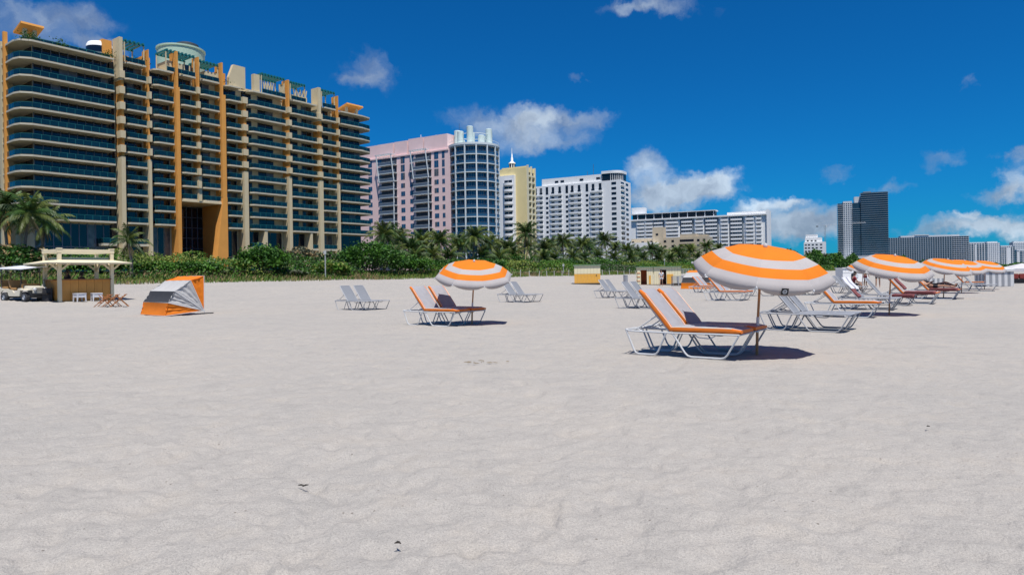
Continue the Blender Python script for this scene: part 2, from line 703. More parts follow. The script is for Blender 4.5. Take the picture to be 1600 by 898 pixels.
# ------------------------------------------------------------------ sun loungers
ALU = M('white_powder_coat', (.52, .53, .54), .35, .05, 6, spec=.5)
SLING = M('grey_sling_mesh', (.205, .215, .235), .75, .06, 40, .25, 160)
CUSH = M('lilac_grey_cushion', (.30, .30, .325), .9, .07, 7, .2, 60)
ORANGE = M('orange_vinyl', (.72, .17, .006), .55, .06, 5, .1, 50)
LZ = R(-36.87)


def tubed(pts, r=.016, n=7):
    """rounded poly-line: corners softened"""
    P = [Vector(p) for p in pts]
    out = [P[0]]
    for i in range(1, len(P) - 1):
        a, b, c = P[i - 1], P[i], P[i + 1]
        d1, d2 = (a - b), (c - b)
        k = min(.07, d1.length * .4, d2.length * .4)
        p1, p2 = b + d1.normalized() * k, b + d2.normalized() * k
        out += [p1, (p1 + p2) * .25 + b * .5, p2]
    out.append(P[-1])
    return MB().tube(out, r, n)


def make_lounger(cushion):
    t = thing('sun_lounger', 'x', 'sun lounger')
    W = .31
    ALU = globals()['ALU'] if cushion else M('shaded_frame_grey', (.34, .35, .37), .4, .06, 6)  # bare frames: their shade is put into a darker grey
    back0, back1 = (-.20, .415), (-.72, 1.06)
    for sy in (-1, 1):
        y = sy * W
        tubed([(-1.0, y, .43), (-.93, y, .405), (-.2, y, .395), (.5, y, .40), (1.0, y, .40)]).build('side_rail', ALU, t, True)
        tubed([(-1.0, y, .43), (-.82, y, .012), (-.42, y, .012), (-.24, y, .395)]).build('leg', ALU, t, True)
        tubed([(-.13, y, .395), (.13, y, .012), (.77, y, .012), (1.0, y, .40)]).build('leg', ALU, t, True)
        # sled spring under the seat
        tubed([(.25, y * .9, .39), (.30, y * .9, .335), (.52, y * .9, .32), (.62, y * .9, .385)], .010, 6).build('seat_bracket', ALU, t, True)
    for x, z in ((-1.0, .43), (-.15, .385), (.45, .385), (1.0, .40)):
        MB().tube([(x, -W, z), (x, W, z)], .014, 7).build('crossbar', ALU, t, True)
    # backrest
    b0, b1 = Vector((back0[0], 0, back0[1])), Vector((back1[0], 0, back1[1]))
    tubed([(b0.x, -W + .03, b0.z), (b1.x, -W + .03, b1.z), (b1.x, W - .03, b1.z), (b0.x, W - .03, b0.z)], .016).build('back_frame', ALU, t, True)
    q = b0 + (b1 - b0) * .42
    tubed([(q.x, -W + .05, q.z), (-.80, -W + .05, .44), (-.86, -W + .05, .42), (-.86, W - .05, .42), (-.80, W - .05, .44), (q.x, W - .05, q.z)], .011, 6).build('back_support', ALU, t, True)
    tubed([(-.95, -W, .42), (-.80, -W + .02, .46), (-.70, -W + .02, .41)], .010, 6).build('support_catch', ALU, t, True)
    tubed([(-.95, W, .42), (-.80, W - .02, .46), (-.70, W - .02, .41)], .010, 6).build('support_catch', ALU, t, True)
    nb = Vector((-(b1 - b0).z, 0, (b1 - b0).x)).normalized()
    if nb.z < 0:
        nb = -nb
    # slings (slightly sagging sheets)
    mb = MB()
    n = 8
    rows = []
    for i in range(n + 1):
        f = i / n
        p = b0 + (b1 - b0) * f - nb * (.02 * math.sin(math.pi * f))
        rows.append(p)
    for sgn in (1, -1):
        vs, fs = [], []
        for p in rows:
            vs += [(p.x + nb.x * .004 * sgn, -W + .03, p.z + nb.z * .004 * sgn), (p.x + nb.x * .004 * sgn, W - .03, p.z + nb.z * .004 * sgn)]
        for i in range(n):
            f = (2 * i, 2 * i + 1, 2 * i + 3, 2 * i + 2)
            fs.append(f if sgn < 0 else f[::-1])
        mb.add(vs, fs)
    mb.build('back_sling', SLING, t, True)
    mb = MB()
    for sgn in (1, -1):
        vs, fs = [], []
        for i in range(n + 1):
            f = i / n
            z = .405 - .018 * math.sin(math.pi * f) + .004 * sgn
            x = -.20 + 1.19 * f
            vs += [(x, -W + .01, z), (x, W - .01, z)]
        for i in range(n):
            f = (2 * i, 2 * i + 1, 2 * i + 3, 2 * i + 2)
            fs.append(f if sgn < 0 else f[::-1])
        mb.add(vs, fs)
    mb.build('seat_sling', SLING, t, True)
    if cushion:
        # one padded strip bent at the hinge: grey faces, orange borders
        prof = []
        th = .075
        up = b1 + (b1 - b0).normalized() * .05
        seat_end = Vector((1.03, 0, .425))
        hinge = Vector((b0.x + .02, 0, .425))
        pts = [up + (hinge - up) * (i / 7) for i in range(7)] + [hinge] + [hinge + (seat_end - hinge) * (i / 8) for i in range(1, 9)]
        nrm = []
        for i in range(len(pts)):
            a, c = pts[max(0, i - 1)], pts[min(len(pts) - 1, i + 1)]
            d = (c - a).normalized()
            nrm.append(Vector((-d.z, 0, d.x)))
        hw = .305
        mb = MB()
        vs = []
        # cross-section: bottom, side, soft top edge, quilted top
        sec = [(-hw, 0), (-hw - .012, .5), (-hw, .92), (-hw + .035, 1.03), (0, 1.10), (hw - .035, 1.03), (hw, .92), (hw + .012, .5), (hw, 0)]
        for i, p in enumerate(pts):
            sq = 1.0 - (.35 if i in (0, len(pts) - 1) else 0)
            for (y, h) in sec:
                wob = .004 * math.sin(i * 2.3 + y * 9)
                q_ = p + nrm[i] * (h * th * sq + wob)
                vs.append((q_.x, y, q_.z))
        k = len(sec)
        fs, ms = [], []
        for i in range(len(pts) - 1):
            for j in range(k - 1):
                fs.append((i * k + j, (i + 1) * k + j, (i + 1) * k + j + 1, i * k + j + 1))
                ms.append(0 if j in (3, 4) else 1)
            fs.append((i * k + k - 1, (i + 1) * k + k - 1, (i + 1) * k, i * k))
            ms.append(1)
        fs.append(tuple(range(k)))
        ms.append(1)
        fs.append(tuple((len(pts) - 1) * k + j for j in range(k - 1, -1, -1)))
        ms.append(1)
        mb.v, mb.f, mb.m = vs, fs, ms
        c = mb.build('cushion', [CUSH, ORANGE], t, True)
        c['label'] = 'lilac grey cushion with orange sides'
        # piping cord along both long top edges
        pp = MB()
        for sy in (-1, 1):
            pp.tube([(pts[i] + nrm[i] * th * .97).xyz + Vector((0, sy * (hw - .004), 0)) for i in range(1, len(pts) - 1)], .007, 5)
        pp.build('piping', M('cream_piping', (.7, .62, .5), .7), c, True)
    return t


PROTO = {'bare': make_lounger(False), 'cushion': make_lounger(True)}
USED = set()


def lounger(kind, pos, label, group=None, rz=LZ):
    p = PROTO[kind]
    if kind in USED:
        o = copy_tree(p)
    else:
        o = p
        USED.add(kind)
    o.location = pos
    o.rotation_euler = (0, 0, rz)
    o['label'] = label
    if group:
        o['group'] = group
    elif 'group' in o:
        del o['group']
    return o


def lounger_pos(px, py, k=0, gap=.76):
    """centre of the k-th lounger of a row whose first one has its near rear foot at (px, py)"""
    p = hit(px, py)
    q = Vector((p.x, p.y)) + SEA * .82 + CO * (.31 + gap * k)
    return Vector((q.x, q.y, gzf(q.x, q.y) - .012))


GC, GB = 'orange cushioned sun loungers on the beach', 'bare grey sun loungers on the beach'
ROWS = [
    # kind, near rear foot (px, py), labels of the row's loungers from the first on
    ('cushion', 993, 552, ['orange cushioned lounger beside the pole of the umbrella with the black emblem',
                           'orange cushioned lounger behind its twin at the umbrella with the black emblem']),
    ('cushion', 638, 507, ['orange cushioned lounger at the lone umbrella, the one next to its pole',
                           'orange cushioned lounger at the lone umbrella, on the dune side of its twin']),
    ('bare', 528, 484, ['one of two bare grey loungers alone between orange tent and lone umbrella'] * 2),
    ('bare', 781, 472, ['one of two bare grey loungers right behind the lone umbrella'] * 2),
    ('bare', 932, 465, ['one of two bare grey loungers in front of the cream and yellow storage box'] * 2),
    ('bare', 967, 481, ['one of two bare grey loungers behind the backrests of the emblem umbrella pair'] * 2),
    ('cushion', 1105, 469, ['one of two orange cushioned loungers in front of the far orange cabana tent'] * 2),
    ('cushion', 1080, 457, ['one of two orange edged loungers directly against the far orange cabana tent'] * 2),
    ('bare', 1198, 515, ['one of two bare pale loungers between emblem umbrella pole and orange lounger row'] * 2),
    ('cushion', 1267, 494, ['single orange cushioned lounger under the umbrella beside the maroon towel lounger']),
    ('bare', 1310, 483, ['one of two bare loungers with white pillow and maroon towel'] * 2),
    ('bare', 1347, 476, ['bare pale grey lounger standing behind the maroon towel loungers']),
    ('cushion', 1382, 474, ['one of two orange cushioned loungers with a maroon towel over the backrest'] * 2),
    ('cushion', 1425, 467, ['one of two orange loungers with sunbathers under the overlapping umbrellas'] * 2),
    ('bare', 1500, 455, ['one of two bare loungers beside the grey striped cabana'] * 2),
    ('cushion', 1488, 451, ['orange cushioned lounger behind the bare pair near the striped cabana']),
    ('bare', 1222, 461, ['one of three bare loungers in the row behind the emblem umbrella'] * 3),
    ('bare', 1160, 462, ['bare lounger partly hidden behind the emblem umbrella pole top']),
    ('bare', 1128, 454, ['one of two bare loungers under the left rim of the emblem umbrella'] * 2),
    ('bare', 1298, 458, ['one of two bare loungers in front of the white hut'] * 2),
]
LOUNGERS = {}
for ri, (kind, px, py, labels) in enumerate(ROWS):
    for k, lb in enumerate(labels):
        LOUNGERS[(ri, k)] = lounger(kind, lounger_pos(px, py, k), lb, GC if kind == 'cushion' else GB, LZ + R(random.uniform(-2.0, 2.0)) * (ri > 0))


# ------------------------------------------------------------------ beach umbrellas
def umbrella_fabric():
    O = M('orange_canvas', (.76, .200, .003), .85, .05, 3, .12, 300, transluc=.22)
    Wt = M('off_white_canvas', (.44, .41, .40), .85, .05, 3, .12, 300, transluc=.16)
    return O, Wt


UO, UW = umbrella_fabric()
WOOD = M('varnished_pole_wood', (.42, .20, .07), .45, .18, 9, .1, 30)
STEEL = M('white_steel', (.6, .6, .6), .35)
BLACK = M('black_print', (.012, .012, .014), .6)


def make_umbrella(emblem):
    t = thing('beach_umbrella', 'x', 'umbrella', group='orange and white beach umbrellas')
    RR_ = 1.16
    hub = 1.83
    prof = [(0.0, 0.0), (.12, .004), (.33, .030), (.565, .088), (.74, .178), (.885, .300), (1.0, .425)]
    band = [0, 0, 0, 1, 0, 1]          # orange cap, white, orange, white
    # lower pole, joint, tilted top with the canopy leaning to the sun
    base = Vector((0, 0, -.25))
    elbow = Vector((.075, .0, 1.18))
    MB().tube([base, (.02, 0, .36)], .024, 10, radii=[.024, .024]).build('pole', WOOD, t, True)
    MB().tube([(.02, 0, .355), (.036, 0, .62)], .027, 10).build('pole_joint', STEEL, t, True)
    MB().tube([(.036, 0, .615), elbow], .021, 10).build('upper_pole', WOOD, t, True)
    tilt = R(14.5)
    Mx = Matrix.Translation(elbow) @ Matrix.Rotation(R(4), 4, 'Y') @ Matrix.Rotation(tilt, 4, 'X')
    hz = hub - elbow.z

    def T(x, y, z):
        return Mx @ Vector((x, y, z))
    MB().tube([T(0, 0, -.03), T(0, 0, hz - .02)], .019, 10).build('tilt_pole', WOOD, t, True)
    MB().lathe([(.0, .055), (.02, .05), (.032, .03), (.036, .0), (.03, -.02)], 12).build('finial', STEEL, t, True).matrix_local = Mx @ Matrix.Translation((0, 0, hz + .015))
    # canopy panels, each its own gore with the bands sewn in
    nseg = 8
    sub = 6
    for g in range(nseg):
        a0 = 2 * math.pi * (g - .5) / nseg - math.pi / 2
        a1 = a0 + 2 * math.pi / nseg
        mb = MB()
        vs, fs, ms = [], [], []
        rows_ = []
        fine = []
        for i in range(len(prof) - 1):
            (r0, d0), (r1, d1) = prof[i], prof[i + 1]
            for k in range(2):
                f = k / 2
                fine.append((r0 + (r1 - r0) * f, d0 + (d1 - d0) * f, band[i]))
        fine.append((*prof[-1], 1))
        for (r, d, b) in fine:
            row = []
            for j in range(sub + 1):
                f = j / sub
                p0 = Vector((math.cos(a0), math.sin(a0)))
                p1 = Vector((math.cos(a1), math.sin(a1)))
                p = p0.lerp(p1, f) * (r * RR_)
                arch = math.sin(math.pi * f)
                sag = -.018 * arch * r * r
                vs.append(T(p.x, p.y, hz - d + sag))
                row.append(len(vs) - 1)
            rows_.append(row)
        # valance: hangs lower in the middle of each gore, curling in
        for (dr, dd) in ((-.012, .070), (-.05, .125)):
            row = []
            for j in range(sub + 1):
                f = j / sub
                p0 = Vector((math.cos(a0), math.sin(a0)))
                p1 = Vector((math.cos(a1), math.sin(a1)))
                arch = math.sin(math.pi * f) ** .55
                p = p0.lerp(p1, f) * ((1 + dr * arch) * RR_)
                vs.append(T(p.x, p.y, hz - prof[-1][1] - .018 * math.sin(math.pi * f) - (.06 + arch * .94) * dd))
                row.append(len(vs) - 1)
            rows_.append(row)
        nb_ = len(fine)
        for i in range(len(rows_) - 1):
            b = fine[i][2] if i < nb_ - 1 else 1
            for j in range(sub):
                fs.append((rows_[i][j], rows_[i + 1][j], rows_[i + 1][j + 1], rows_[i][j + 1]))
                ms.append(b)
        mb.v, mb.f, mb.m = [tuple(v) for v in vs], fs, ms
        me = mb.mesh('canopy_panel', [UO, UW])
        me.polygons.foreach_set('use_smooth', [True] * len(me.polygons))
        pnl = link('canopy_panel', me, t)
        # seam / rib
        rb = MB()
        ca, sa = math.cos(a0), math.sin(a0)
        rb.tube([T(ca * r * RR_, sa * r * RR_, hz - d - .008) for (r, d) in prof], .006, 5)
        ribo = rb.build('rib', STEEL, t, True)
        MB().lathe([(.001, .022), (.012, .016), (.017, 0), (.012, -.016), (.001, -.022)], 8, T(ca * RR_ * 1.006, sa * RR_ * 1.006, hz - prof[-1][1] - .012)).build('rib_tip', STEEL, ribo, True)
        st = MB()
        st.tube([T(ca * .03, sa * .03, hz - .52), T(ca * .6 * RR_, sa * .6 * RR_, hz - .13)], .005, 5)
        st.build('strut', STEEL, t, True)
        if emblem and g == 0:
            # the square emblem sewn on the front gore: black patch, white ring and dot
            am = (a0 + a1) / 2
            ch = math.cos(math.pi / nseg) * RR_
            c0 = Vector((math.cos(am) * ch * .996, math.sin(am) * ch * .996, hz - prof[-1][1] - .05))
            tx = Vector((-math.sin(am), math.cos(am), 0))
            tz = Vector((math.cos(am) * .13, math.sin(am) * .13, 1)).normalized()
            nn = tx.cross(tz).normalized()
            c0 = c0 + nn * .012
            e = MB()
            s_ = .056
            e.add([T(*(c0 + tx * (i * s_) + tz * (j * s_))) for (i, j) in ((-1, -1), (1, -1), (1, 1), (-1, 1))], [(0, 1, 2, 3)])
            eo = e.build('emblem', BLACK, t)
            r_ = MB()
            n_ = 20
            for (ra, rb_) in ((.020, .036), (.0, .010)):
                vs2 = []
                for k in range(n_):
                    a_ = 2 * math.pi * k / n_
                    for rr_ in (ra, rb_):
                        vs2.append(T(*(c0 + nn * .003 + tx * math.cos(a_) * rr_ + tz * math.sin(a_) * rr_)))
                r_.add(vs2, [(2 * k, 2 * k + 1, (2 * k + 3) % (2 * n_), (2 * k + 2) % (2 * n_)) for k in range(n_)])
            r_.build('emblem_ring', STEEL, eo)
    return t


UM = make_umbrella(True)
UP = make_umbrella(False)
UMB = [
    (UM, 1182, 552, 'large orange and white umbrella with black square emblem on its valance', 0),
    (UP, 737, 506, 'lone orange and white umbrella over two loungers far from the other umbrellas', -4),
    (UP, 1389, 491, 'orange and white umbrella over the lounger next to the maroon towel lounger', 3),
    (UP, 1474, 466, 'orange umbrella over the maroon backrest towel, overlapped by a second umbrella', 8),
    (UP, 1502, 458, 'orange umbrella half hidden between two others in the overlapping row', -6),
    (UP, 1538, 452, 'last orange umbrella of the overlapping row, in front of striped cabana', 2),
    (UP, 1347, 452, 'small orange umbrella peeping out beside the white hut', 5),
]
first = True
for (p, px, py, lb, rz) in UMB:
    if p is UM:
        o = UM
    elif first:
        o = UP
        first = False
    else:
        o = copy_tree(UP)
    o.location = hit(px, py)
    o.rotation_euler = (0, 0, R(rz))
    o['label'] = lb


# ------------------------------------------------------------------ folding cabana tents (fan of hoops about a low pivot)
def make_cabana():
    t = thing('cabana_tent', 'x', 'tent', group='orange fan cabana tents')
    CB = M('black_canvas', (.030, .031, .036), .8, .1, 4, .3, 12)
    CG = M('pale_grey_canvas', (.42, .41, .40), .85, .05, 3, .5, 9)
    CO_ = M('orange_tent_canvas', (.74, .19, .003), .8, .06, 3, .5, 9, transluc=.12)
    Wd, Lh = 2.6, 1.5
    zp = .14
    ang = [4, 26, 50, 72, 97]
    mats = [CO_, CB, CG, CO_]
    names = ['back_panel', 'shade_panel', 'roof_panel', 'front_panel']
    rows = [(-1.55, .0), (-1.43, .52), (-1.15, .97), (-.53, 1.40), (.02, 1.58)]
    for i in range(4):
        (x0, z0), (x1, z1) = rows[i], rows[i + 1]
        n, k = 12, 4
        vs, fs = [], []
        for a in range(n + 1):
            for b in range(k + 1):
                fy, f = a / n, b / k
                sag = .05 * math.sin(math.pi * f) * (.6 + .4 * math.sin(math.pi * fy))
                x, z = x0 + (x1 - x0) * f, z0 + (z1 - z0) * f
                r = max(.3, math.hypot(x, z - zp))
                x, z = x * (1 - sag / r), zp + (z - zp) * (1 - sag / r)
                vs.append((x, -Wd / 2 + Wd * fy, z + .008 * math.sin(fy * 23 + i)))
        for a in range(n):
            for b in range(k):
                fs.append((a * (k + 1) + b, a * (k + 1) + b + 1, (a + 1) * (k + 1) + b + 1, (a + 1) * (k + 1) + b))
        MB().add(vs, fs).build(names[i], mats[i], t, True)
        # pleated side gussets gathering to the pivot
        for sy in (-1, 1):
            y = sy * Wd / 2
            n, k = 12, 22
            vs, fs = [], []
            for a in range(n + 1):
                f = a / n
                for b in range(k + 1):
                    g = b / k
                    x, z = (x0 + (x1 - x0) * g), (z0 + (z1 - z0) * g)
                    fold = math.sin(g * 19 + 6 * f) * .022 * math.sin(math.pi * g) * f + math.sin(f * 26 + 5 * g) * .014 * math.sin(math.pi * g) - .05 * math.sin(math.pi * g) * f
                    gm = max(0.0, 1 - .0 * f)
                    vs.append((x * f * gm, y + sy * fold, zp + (z - zp) * f))
            for a in range(n):
                for b in range(k):
                    fs.append((a * (k + 1) + b, a * (k + 1) + b + 1, (a + 1) * (k + 1) + b + 1, (a + 1) * (k + 1) + b))
            gm_ = [CO_, CG, CG, CO_][i]
            MB().add(vs, fs).build('side_gusset', gm_, t, True)
    for (x, z) in rows:
        MB().tube([(0, -Wd / 2, zp), (x, -Wd / 2, z), (x, Wd / 2, z), (0, Wd / 2, zp)], .012, 6).build('hoop', STEEL, t, True)
    for sy in (-1, 1):
        MB().tube([(0, sy * Wd / 2, zp + .02), (.05, sy * Wd / 2, -.1)], .015, 6).build('stake', STEEL, t)
        MB().box(-.15, .38, sy * Wd / 2 - .03, sy * Wd / 2 + .03, .01, .05).build('ground_bar', M('dark_tent_frame', (.02, .02, .025), .6), t)
    return t


cb = make_cabana()
ax = Vector((.67, .74)).normalized()         # opening direction
pv = hit(296, 489.5)
cb.location = Vector((pv.x, pv.y, gzf(pv.x, pv.y))) + Vector((0, 0, 0))
CBR = math.atan2(ax.y, ax.x)
cb.rotation_euler = (0, 0, CBR)
# shift so that the near pivot stands at its place
c2 = hit(319, 490.5)
nr = Vector((math.sin(CBR), -math.cos(CBR))) * 1.3     # local -y side, nearest
cb.location = (c2.x - nr.x, c2.y - nr.y, c2.z)
cb['label'] = 'orange, black and grey cabana tent alone on the sand near the beach bar'
cb2 = copy_tree(cb)
p = hit(1098, 451)
cb2.location = (p.x + .3, p.y + 1.0, p.z)
cb2['label'] = 'orange and black cabana tent behind two loungers, before the storage huts'

# ------------------------------------------------------------------ vegetation
LEAF_A = M('leaf_deep_green', (.034, .100, .015), .55, .45, 1.3, coords='World', transluc=.25, spec=.3)
LEAF_B = M('leaf_mid_green', (.072, .180, .020), .55, .35, 1.1, coords='World', transluc=.3, spec=.3)
LEAF_C = M('leaf_yellow_green', (.19, .235, .045), .6, .3, 1.0, coords='World', transluc=.3, spec=.3)
LEAF_G = M('leaf_grey_green', (.11, .125, .08), .7, .3, 1.0, coords='World', transluc=.2, spec=.2)
DRY = M('dry_frond', (.27, .20, .10), .8, .35, 1.0, coords='World', transluc=.15, spec=.2)
BARK = M('palm_bark', (.17, .145, .115), .9, .25, 3, .6, 12)
STEM = M('shrub_stem', (.10, .075, .05), .9, .2, 5, .4)


def leaf_cloud(centers, size, mat_idx, up_bias=.35, aspect=.62):
    """rhombic leaves at the given points; returns verts, quads, material index"""
    n = len(centers)
    nrm = RNG.normal(size=(n, 3))
    nrm[:, 2] = np.abs(nrm[:, 2]) + up_bias
    nrm /= np.linalg.norm(nrm, axis=1)[:, None]
    t = RNG.normal(size=(n, 3))
    t -= nrm * (t * nrm).sum(1)[:, None]
    t /= np.linalg.norm(t, axis=1)[:, None]
    b = np.cross(nrm, t)
    s = np.asarray(size).reshape(-1, 1) * RNG.uniform(.65, 1.35, (n, 1))
    c = np.asarray(centers)
    v = np.stack([c - t * s, c + b * s * aspect + nrm * s * .15, c + t * s, c - b * s * aspect + nrm * s * .15], 1).reshape(-1, 3)
    f = np.arange(4 * n).reshape(-1, 4)
    return v, f, mat_idx


def blades(base, h, wdt, lean):
    n = len(base)
    a = RNG.uniform(0, 2 * math.pi, n)
    d = np.stack([np.cos(a), np.sin(a), np.zeros(n)], 1)
    side = np.stack([-np.sin(a), np.cos(a), np.zeros(n)], 1)
    L_ = RNG.uniform(.1, 1, (n, 1)) * lean
    hh = (h * RNG.uniform(.6, 1.25, n))[:, None]
    p0, p1 = base - side * wdt, base + side * wdt
    m = base + d * L_ * .35 * hh + np.array([0, 0, 1.]) * hh * .6
    tip = base + d * L_ * hh + np.array([0, 0, 1.]) * hh
    v = np.stack([p0, p1, m + side * wdt * .7, tip], 1).reshape(-1, 3)
    return v, np.arange(4 * n).reshape(-1, 4)


def sw(s, w):
    x = .6 * s - .8 * w
    y = .8 * s + .6 * w
    return x, y


# --- dune: grasses at the foot, low scrub behind (nobody could count these)
def build_dune_cover():
    n = 62000
    s = RNG.uniform(-25, 330, n)
    w = 59.4 + RNG.beta(1.4, 1.5, n) * 9.0
    edge = vnoise(s * .16, s * 0 + 3, 2) * 2.4 + vnoise(s * .6, s * 0 + 9, 5) * 1.0
    keep = w > 60.2 + edge
    thin = vnoise(s * .35, w * .5, 8) + .5 + (w - 60) * .12 > RNG.uniform(0, .75, n)
    s, w = s[keep & thin], w[keep & thin]
    x, y = sw(s, w)
    z = gz(x, y)
    h = .22 + .35 * np.clip(vnoise(s * .25, w * .4, 4) + .45, 0, 1) + np.clip((w - 61) * .03, 0, .2)
    v, f = blades(np.stack([x, y, z - .02], 1), h, .035, .8)
    tone = vnoise(s * .22, w * .3, 7) + RNG.normal(0, .22, len(s))
    mi = np.where(tone > .12, 0, np.where(tone > -.2, 1, 2))
    o = link('dune_grass', numpy_mesh('dune_grass', v, f, 4, [LEAF_C, LEAF_B, DRY], mi))
    tag(o, 'yellow green grass growing along the foot of the dune', 'grass', kind='stuff')
    # scrub: leaves on a bumpy canopy surface
    n = 150000
    s = RNG.uniform(-25, 320, n)
    w = 63.5 + RNG.random(n) ** 1.2 * 15
    e = vnoise(s * .12, s * 0 + 1, 12) * 3.0
    keep = w > 64.5 + e
    s, w, e = s[keep], w[keep], e[keep]
    x, y = sw(s, w)
    top = (.55 + 1.1 * np.clip(vnoise(s * .22, w * .22, 21) + .5, 0, 1) + .5 * np.clip(vnoise(s * .8, w * .8, 22) + .5, 0, 1)) * np.clip((w - 64.2 - e) / 2.0, .12, 1)
    top = top * (1.0 + .25 * (s < 60))
    z = gz(x, y) + top * (1 - RNG.random(len(s)) ** 2.2 * .8)
    v, f, _ = leaf_cloud(np.stack([x, y, z], 1), .085 + .0007 * np.clip(s, 0, 330), 0)
    tone = vnoise(s * .16, w * .25, 31) + RNG.normal(0, .12, len(s))
    mi = np.where(tone > .24, 2, np.where(tone > -.05, 1, np.where(tone > -.30, 0, 3)))
    o = link('dune_scrub', numpy_mesh('dune_scrub', v, f, 4, [LEAF_A, LEAF_B, LEAF_C, LEAF_G], mi))
    tag(o, 'low green scrub covering the dune behind the beach', 'scrub', kind='stuff')
    # far dune thicket that reads as one mass towards the distant towers
    n = 36000
    px = RNG.uniform(1215, 1640, n)
    u = (px - 800) / F_PX
    Z0 = np.minimum(76 / np.maximum(.6 - .8 * u, .02), 880 + 300 * np.clip((px - 1500) / 120, 0, 1))
    Zd = Z0 + RNG.random(n) ** 1.5 * 50
    x, y = u * Zd, Zd
    s, w = .6 * x + .8 * y, -.8 * x + .6 * y
    top = 3.6 + 5.5 * np.clip(vnoise(px * .09, px * 0 + 2, 41) + .5, 0, 1) + 3.0 * np.clip(vnoise(px * .33, px * 0 + 5, 42), 0, 1)
    z = gz(x, y) + top * (1 - RNG.random(n) ** 1.5)
    v, f, _ = leaf_cloud(np.stack([x, y, z], 1), .0016 * Zd, 0)
    mi = np.where(vnoise(px * .16, z * .3, 51) + RNG.normal(0, .2, n) > .15, 1, 0)
    o = link('far_thicket', numpy_mesh('far_thicket', v, f, 4, [LEAF_A, LEAF_B], mi))
    tag(o, 'dark far off trees along the beach below the distant towers', 'trees', kind='stuff')


build_dune_cover()


# --- single shrubs (sea grape and the like)
def shrub(px, w, top_py, half_px, label, mats=(0, 1), cat='shrub', depth=None, n=2600, leaf=.17):
    p = on_w(px, w)
    Z = p.y
    rx = half_px * Z / F_PX
    H = at(px, top_py, Z).z - p.z
    ry = depth or rx * .8
    t = thing('sea_grape_shrub', label, cat, p, 0, 'leafy shrubs on the dune')
    nc = max(26, int(n / 42))
    cl = []
    while len(cl) < nc:
        d = RNG.normal(size=3)
        d /= np.linalg.norm(d)
        if d[2] < -.35:
            continue
        r = RNG.uniform(.62, 1.0)
        cl.append((d[0] * r * rx * .92, d[1] * r * ry * .92, H * (.48 + .47 * d[2] * r)))
    cl = np.array(cl)
    k = n // nc
    c = np.repeat(cl, k, 0) + RNG.normal(size=(nc * k, 3)) * np.array([rx * .115, ry * .115, H * .075])
    c[:, 2] = np.maximum(c[:, 2], .02)
    v, f, _ = leaf_cloud(c, leaf * np.ones(len(c)), 0)
    tone = np.repeat(RNG.random(nc), k) + RNG.normal(0, .18, nc * k)
    mi = np.where(tone > .62, 1, 0)
    pal = [LEAF_A, LEAF_B, LEAF_C, LEAF_G, DRY]
    link('foliage', numpy_mesh('foliage', v, f, 4, [pal[mats[0]], pal[mats[1]]], mi), t)
    st = MB()
    for i in range(7):
        q = cl[RNG.integers(nc)]
        st.tube([(RNG.normal() * .25, RNG.normal() * .25, -.1), (q[0] * .4, q[1] * .4, q[2] * .45), tuple(q)], .05, 6, radii=[.07, .05, .02])
    st.build('stem', STEM, t, True)
    return t


shrub(410, 66.5, 384, 41, 'rounded dark sea grape shrub before the orange entrance columns', n=4200)
shrub(580, 67.5, 377, 54, 'broad dark sea grape mound between the balcony building and the palms', n=5200)
shrub(645, 67, 400, 36, 'mid green shrub joined to the broad sea grape mound', (1, 0), n=2600)
shrub(690, 69, 405, 40, 'dark shrub behind the lone umbrella under the palms', n=2400)
shrub(470, 74, 387, 34, 'brownish shrub behind the small signpost', (3, 4), n=2600)
shrub(515, 74, 392, 26, 'olive shrub left of the broad sea grape mound', (3, 0), n=1800)
shrub(300, 69, 409, 46, 'long low hedge of shrub at the foot of the orange columns', (1, 0), n=3200)
shrub(235, 70, 407, 34, 'low hedge shrub beside the lone small palm', (1, 0), n=2400)
shrub(365, 68, 417, 26, 'grey green shrub at the edge of the rounded sea grape', (3, 1), n=1500)
shrub(455, 65.5, 418, 30, 'pale grey green bush in front of the brownish shrub', (3, 1), n=1500)
shrub(515, 66, 409, 32, 'bright green bush around the small signpost', (1, 2), n=2200)
shrub(750, 70, 404, 44, 'dark green shrub under the palms beyond the round tower', (0, 1), n=2300)
shrub(820, 72, 408, 36, 'grey brown shrub between palm trunks', (3, 4), n=1800)
shrub(880, 74, 405, 36, 'dark shrub under the palms behind the storage box', (0, 1), n=1700)
shrub(940, 74, 405, 34, 'dark shrub under the palms between storage box and huts', (0, 1), n=1500)
shrub(1010, 74, 408, 40, 'dark shrub under the palms behind the storage huts', (0, 1), n=1500)
shrub(1075, 75, 406, 40, 'dark shrub under the palms behind the blue grey stack', (0, 1), n=1400)
shrub(1140, 76, 409, 40, 'dark shrub under the palms beside the emblem umbrella canopy', (0, 1), n=1400)
shrub(910, 79, 400, 40, 'tall dark shrub under the white hotel palms', (0, 1), n=2000)
shrub(985, 80, 402, 44, 'tall dark shrub behind the litter bin', (0, 1), n=2000)
shrub(1045, 81, 403, 44, 'tall dark shrub below the beige hotel', (0, 1), n=2000)
shrub(1110, 82, 403, 44, 'tall dark shrub below the long white slab', (0, 1), n=2000)
shrub(850, 79, 398, 40, 'tall dark shrub between yellow and white hotels', (0, 1), n=2200)
shrub(785, 78, 396, 44, 'tall dark shrub below the round tower', (0, 1), n=2400)
shrub(25, 72, 385, 60, 'dark thicket of shrub under the tall palms behind the golf cart', (0, 4), n=4200)
shrub(-35, 73, 372, 50, 'dark thicket under the tall palms by the south end of the balcony building', (0, 4), n=3000)
shrub(85, 71, 398, 40, 'dark shrub behind the beach bar', (0, 1), n=2600)
shrub(150, 71, 402, 40, 'green shrub between the beach bar and the lone small palm', (1, 0), n=2600)


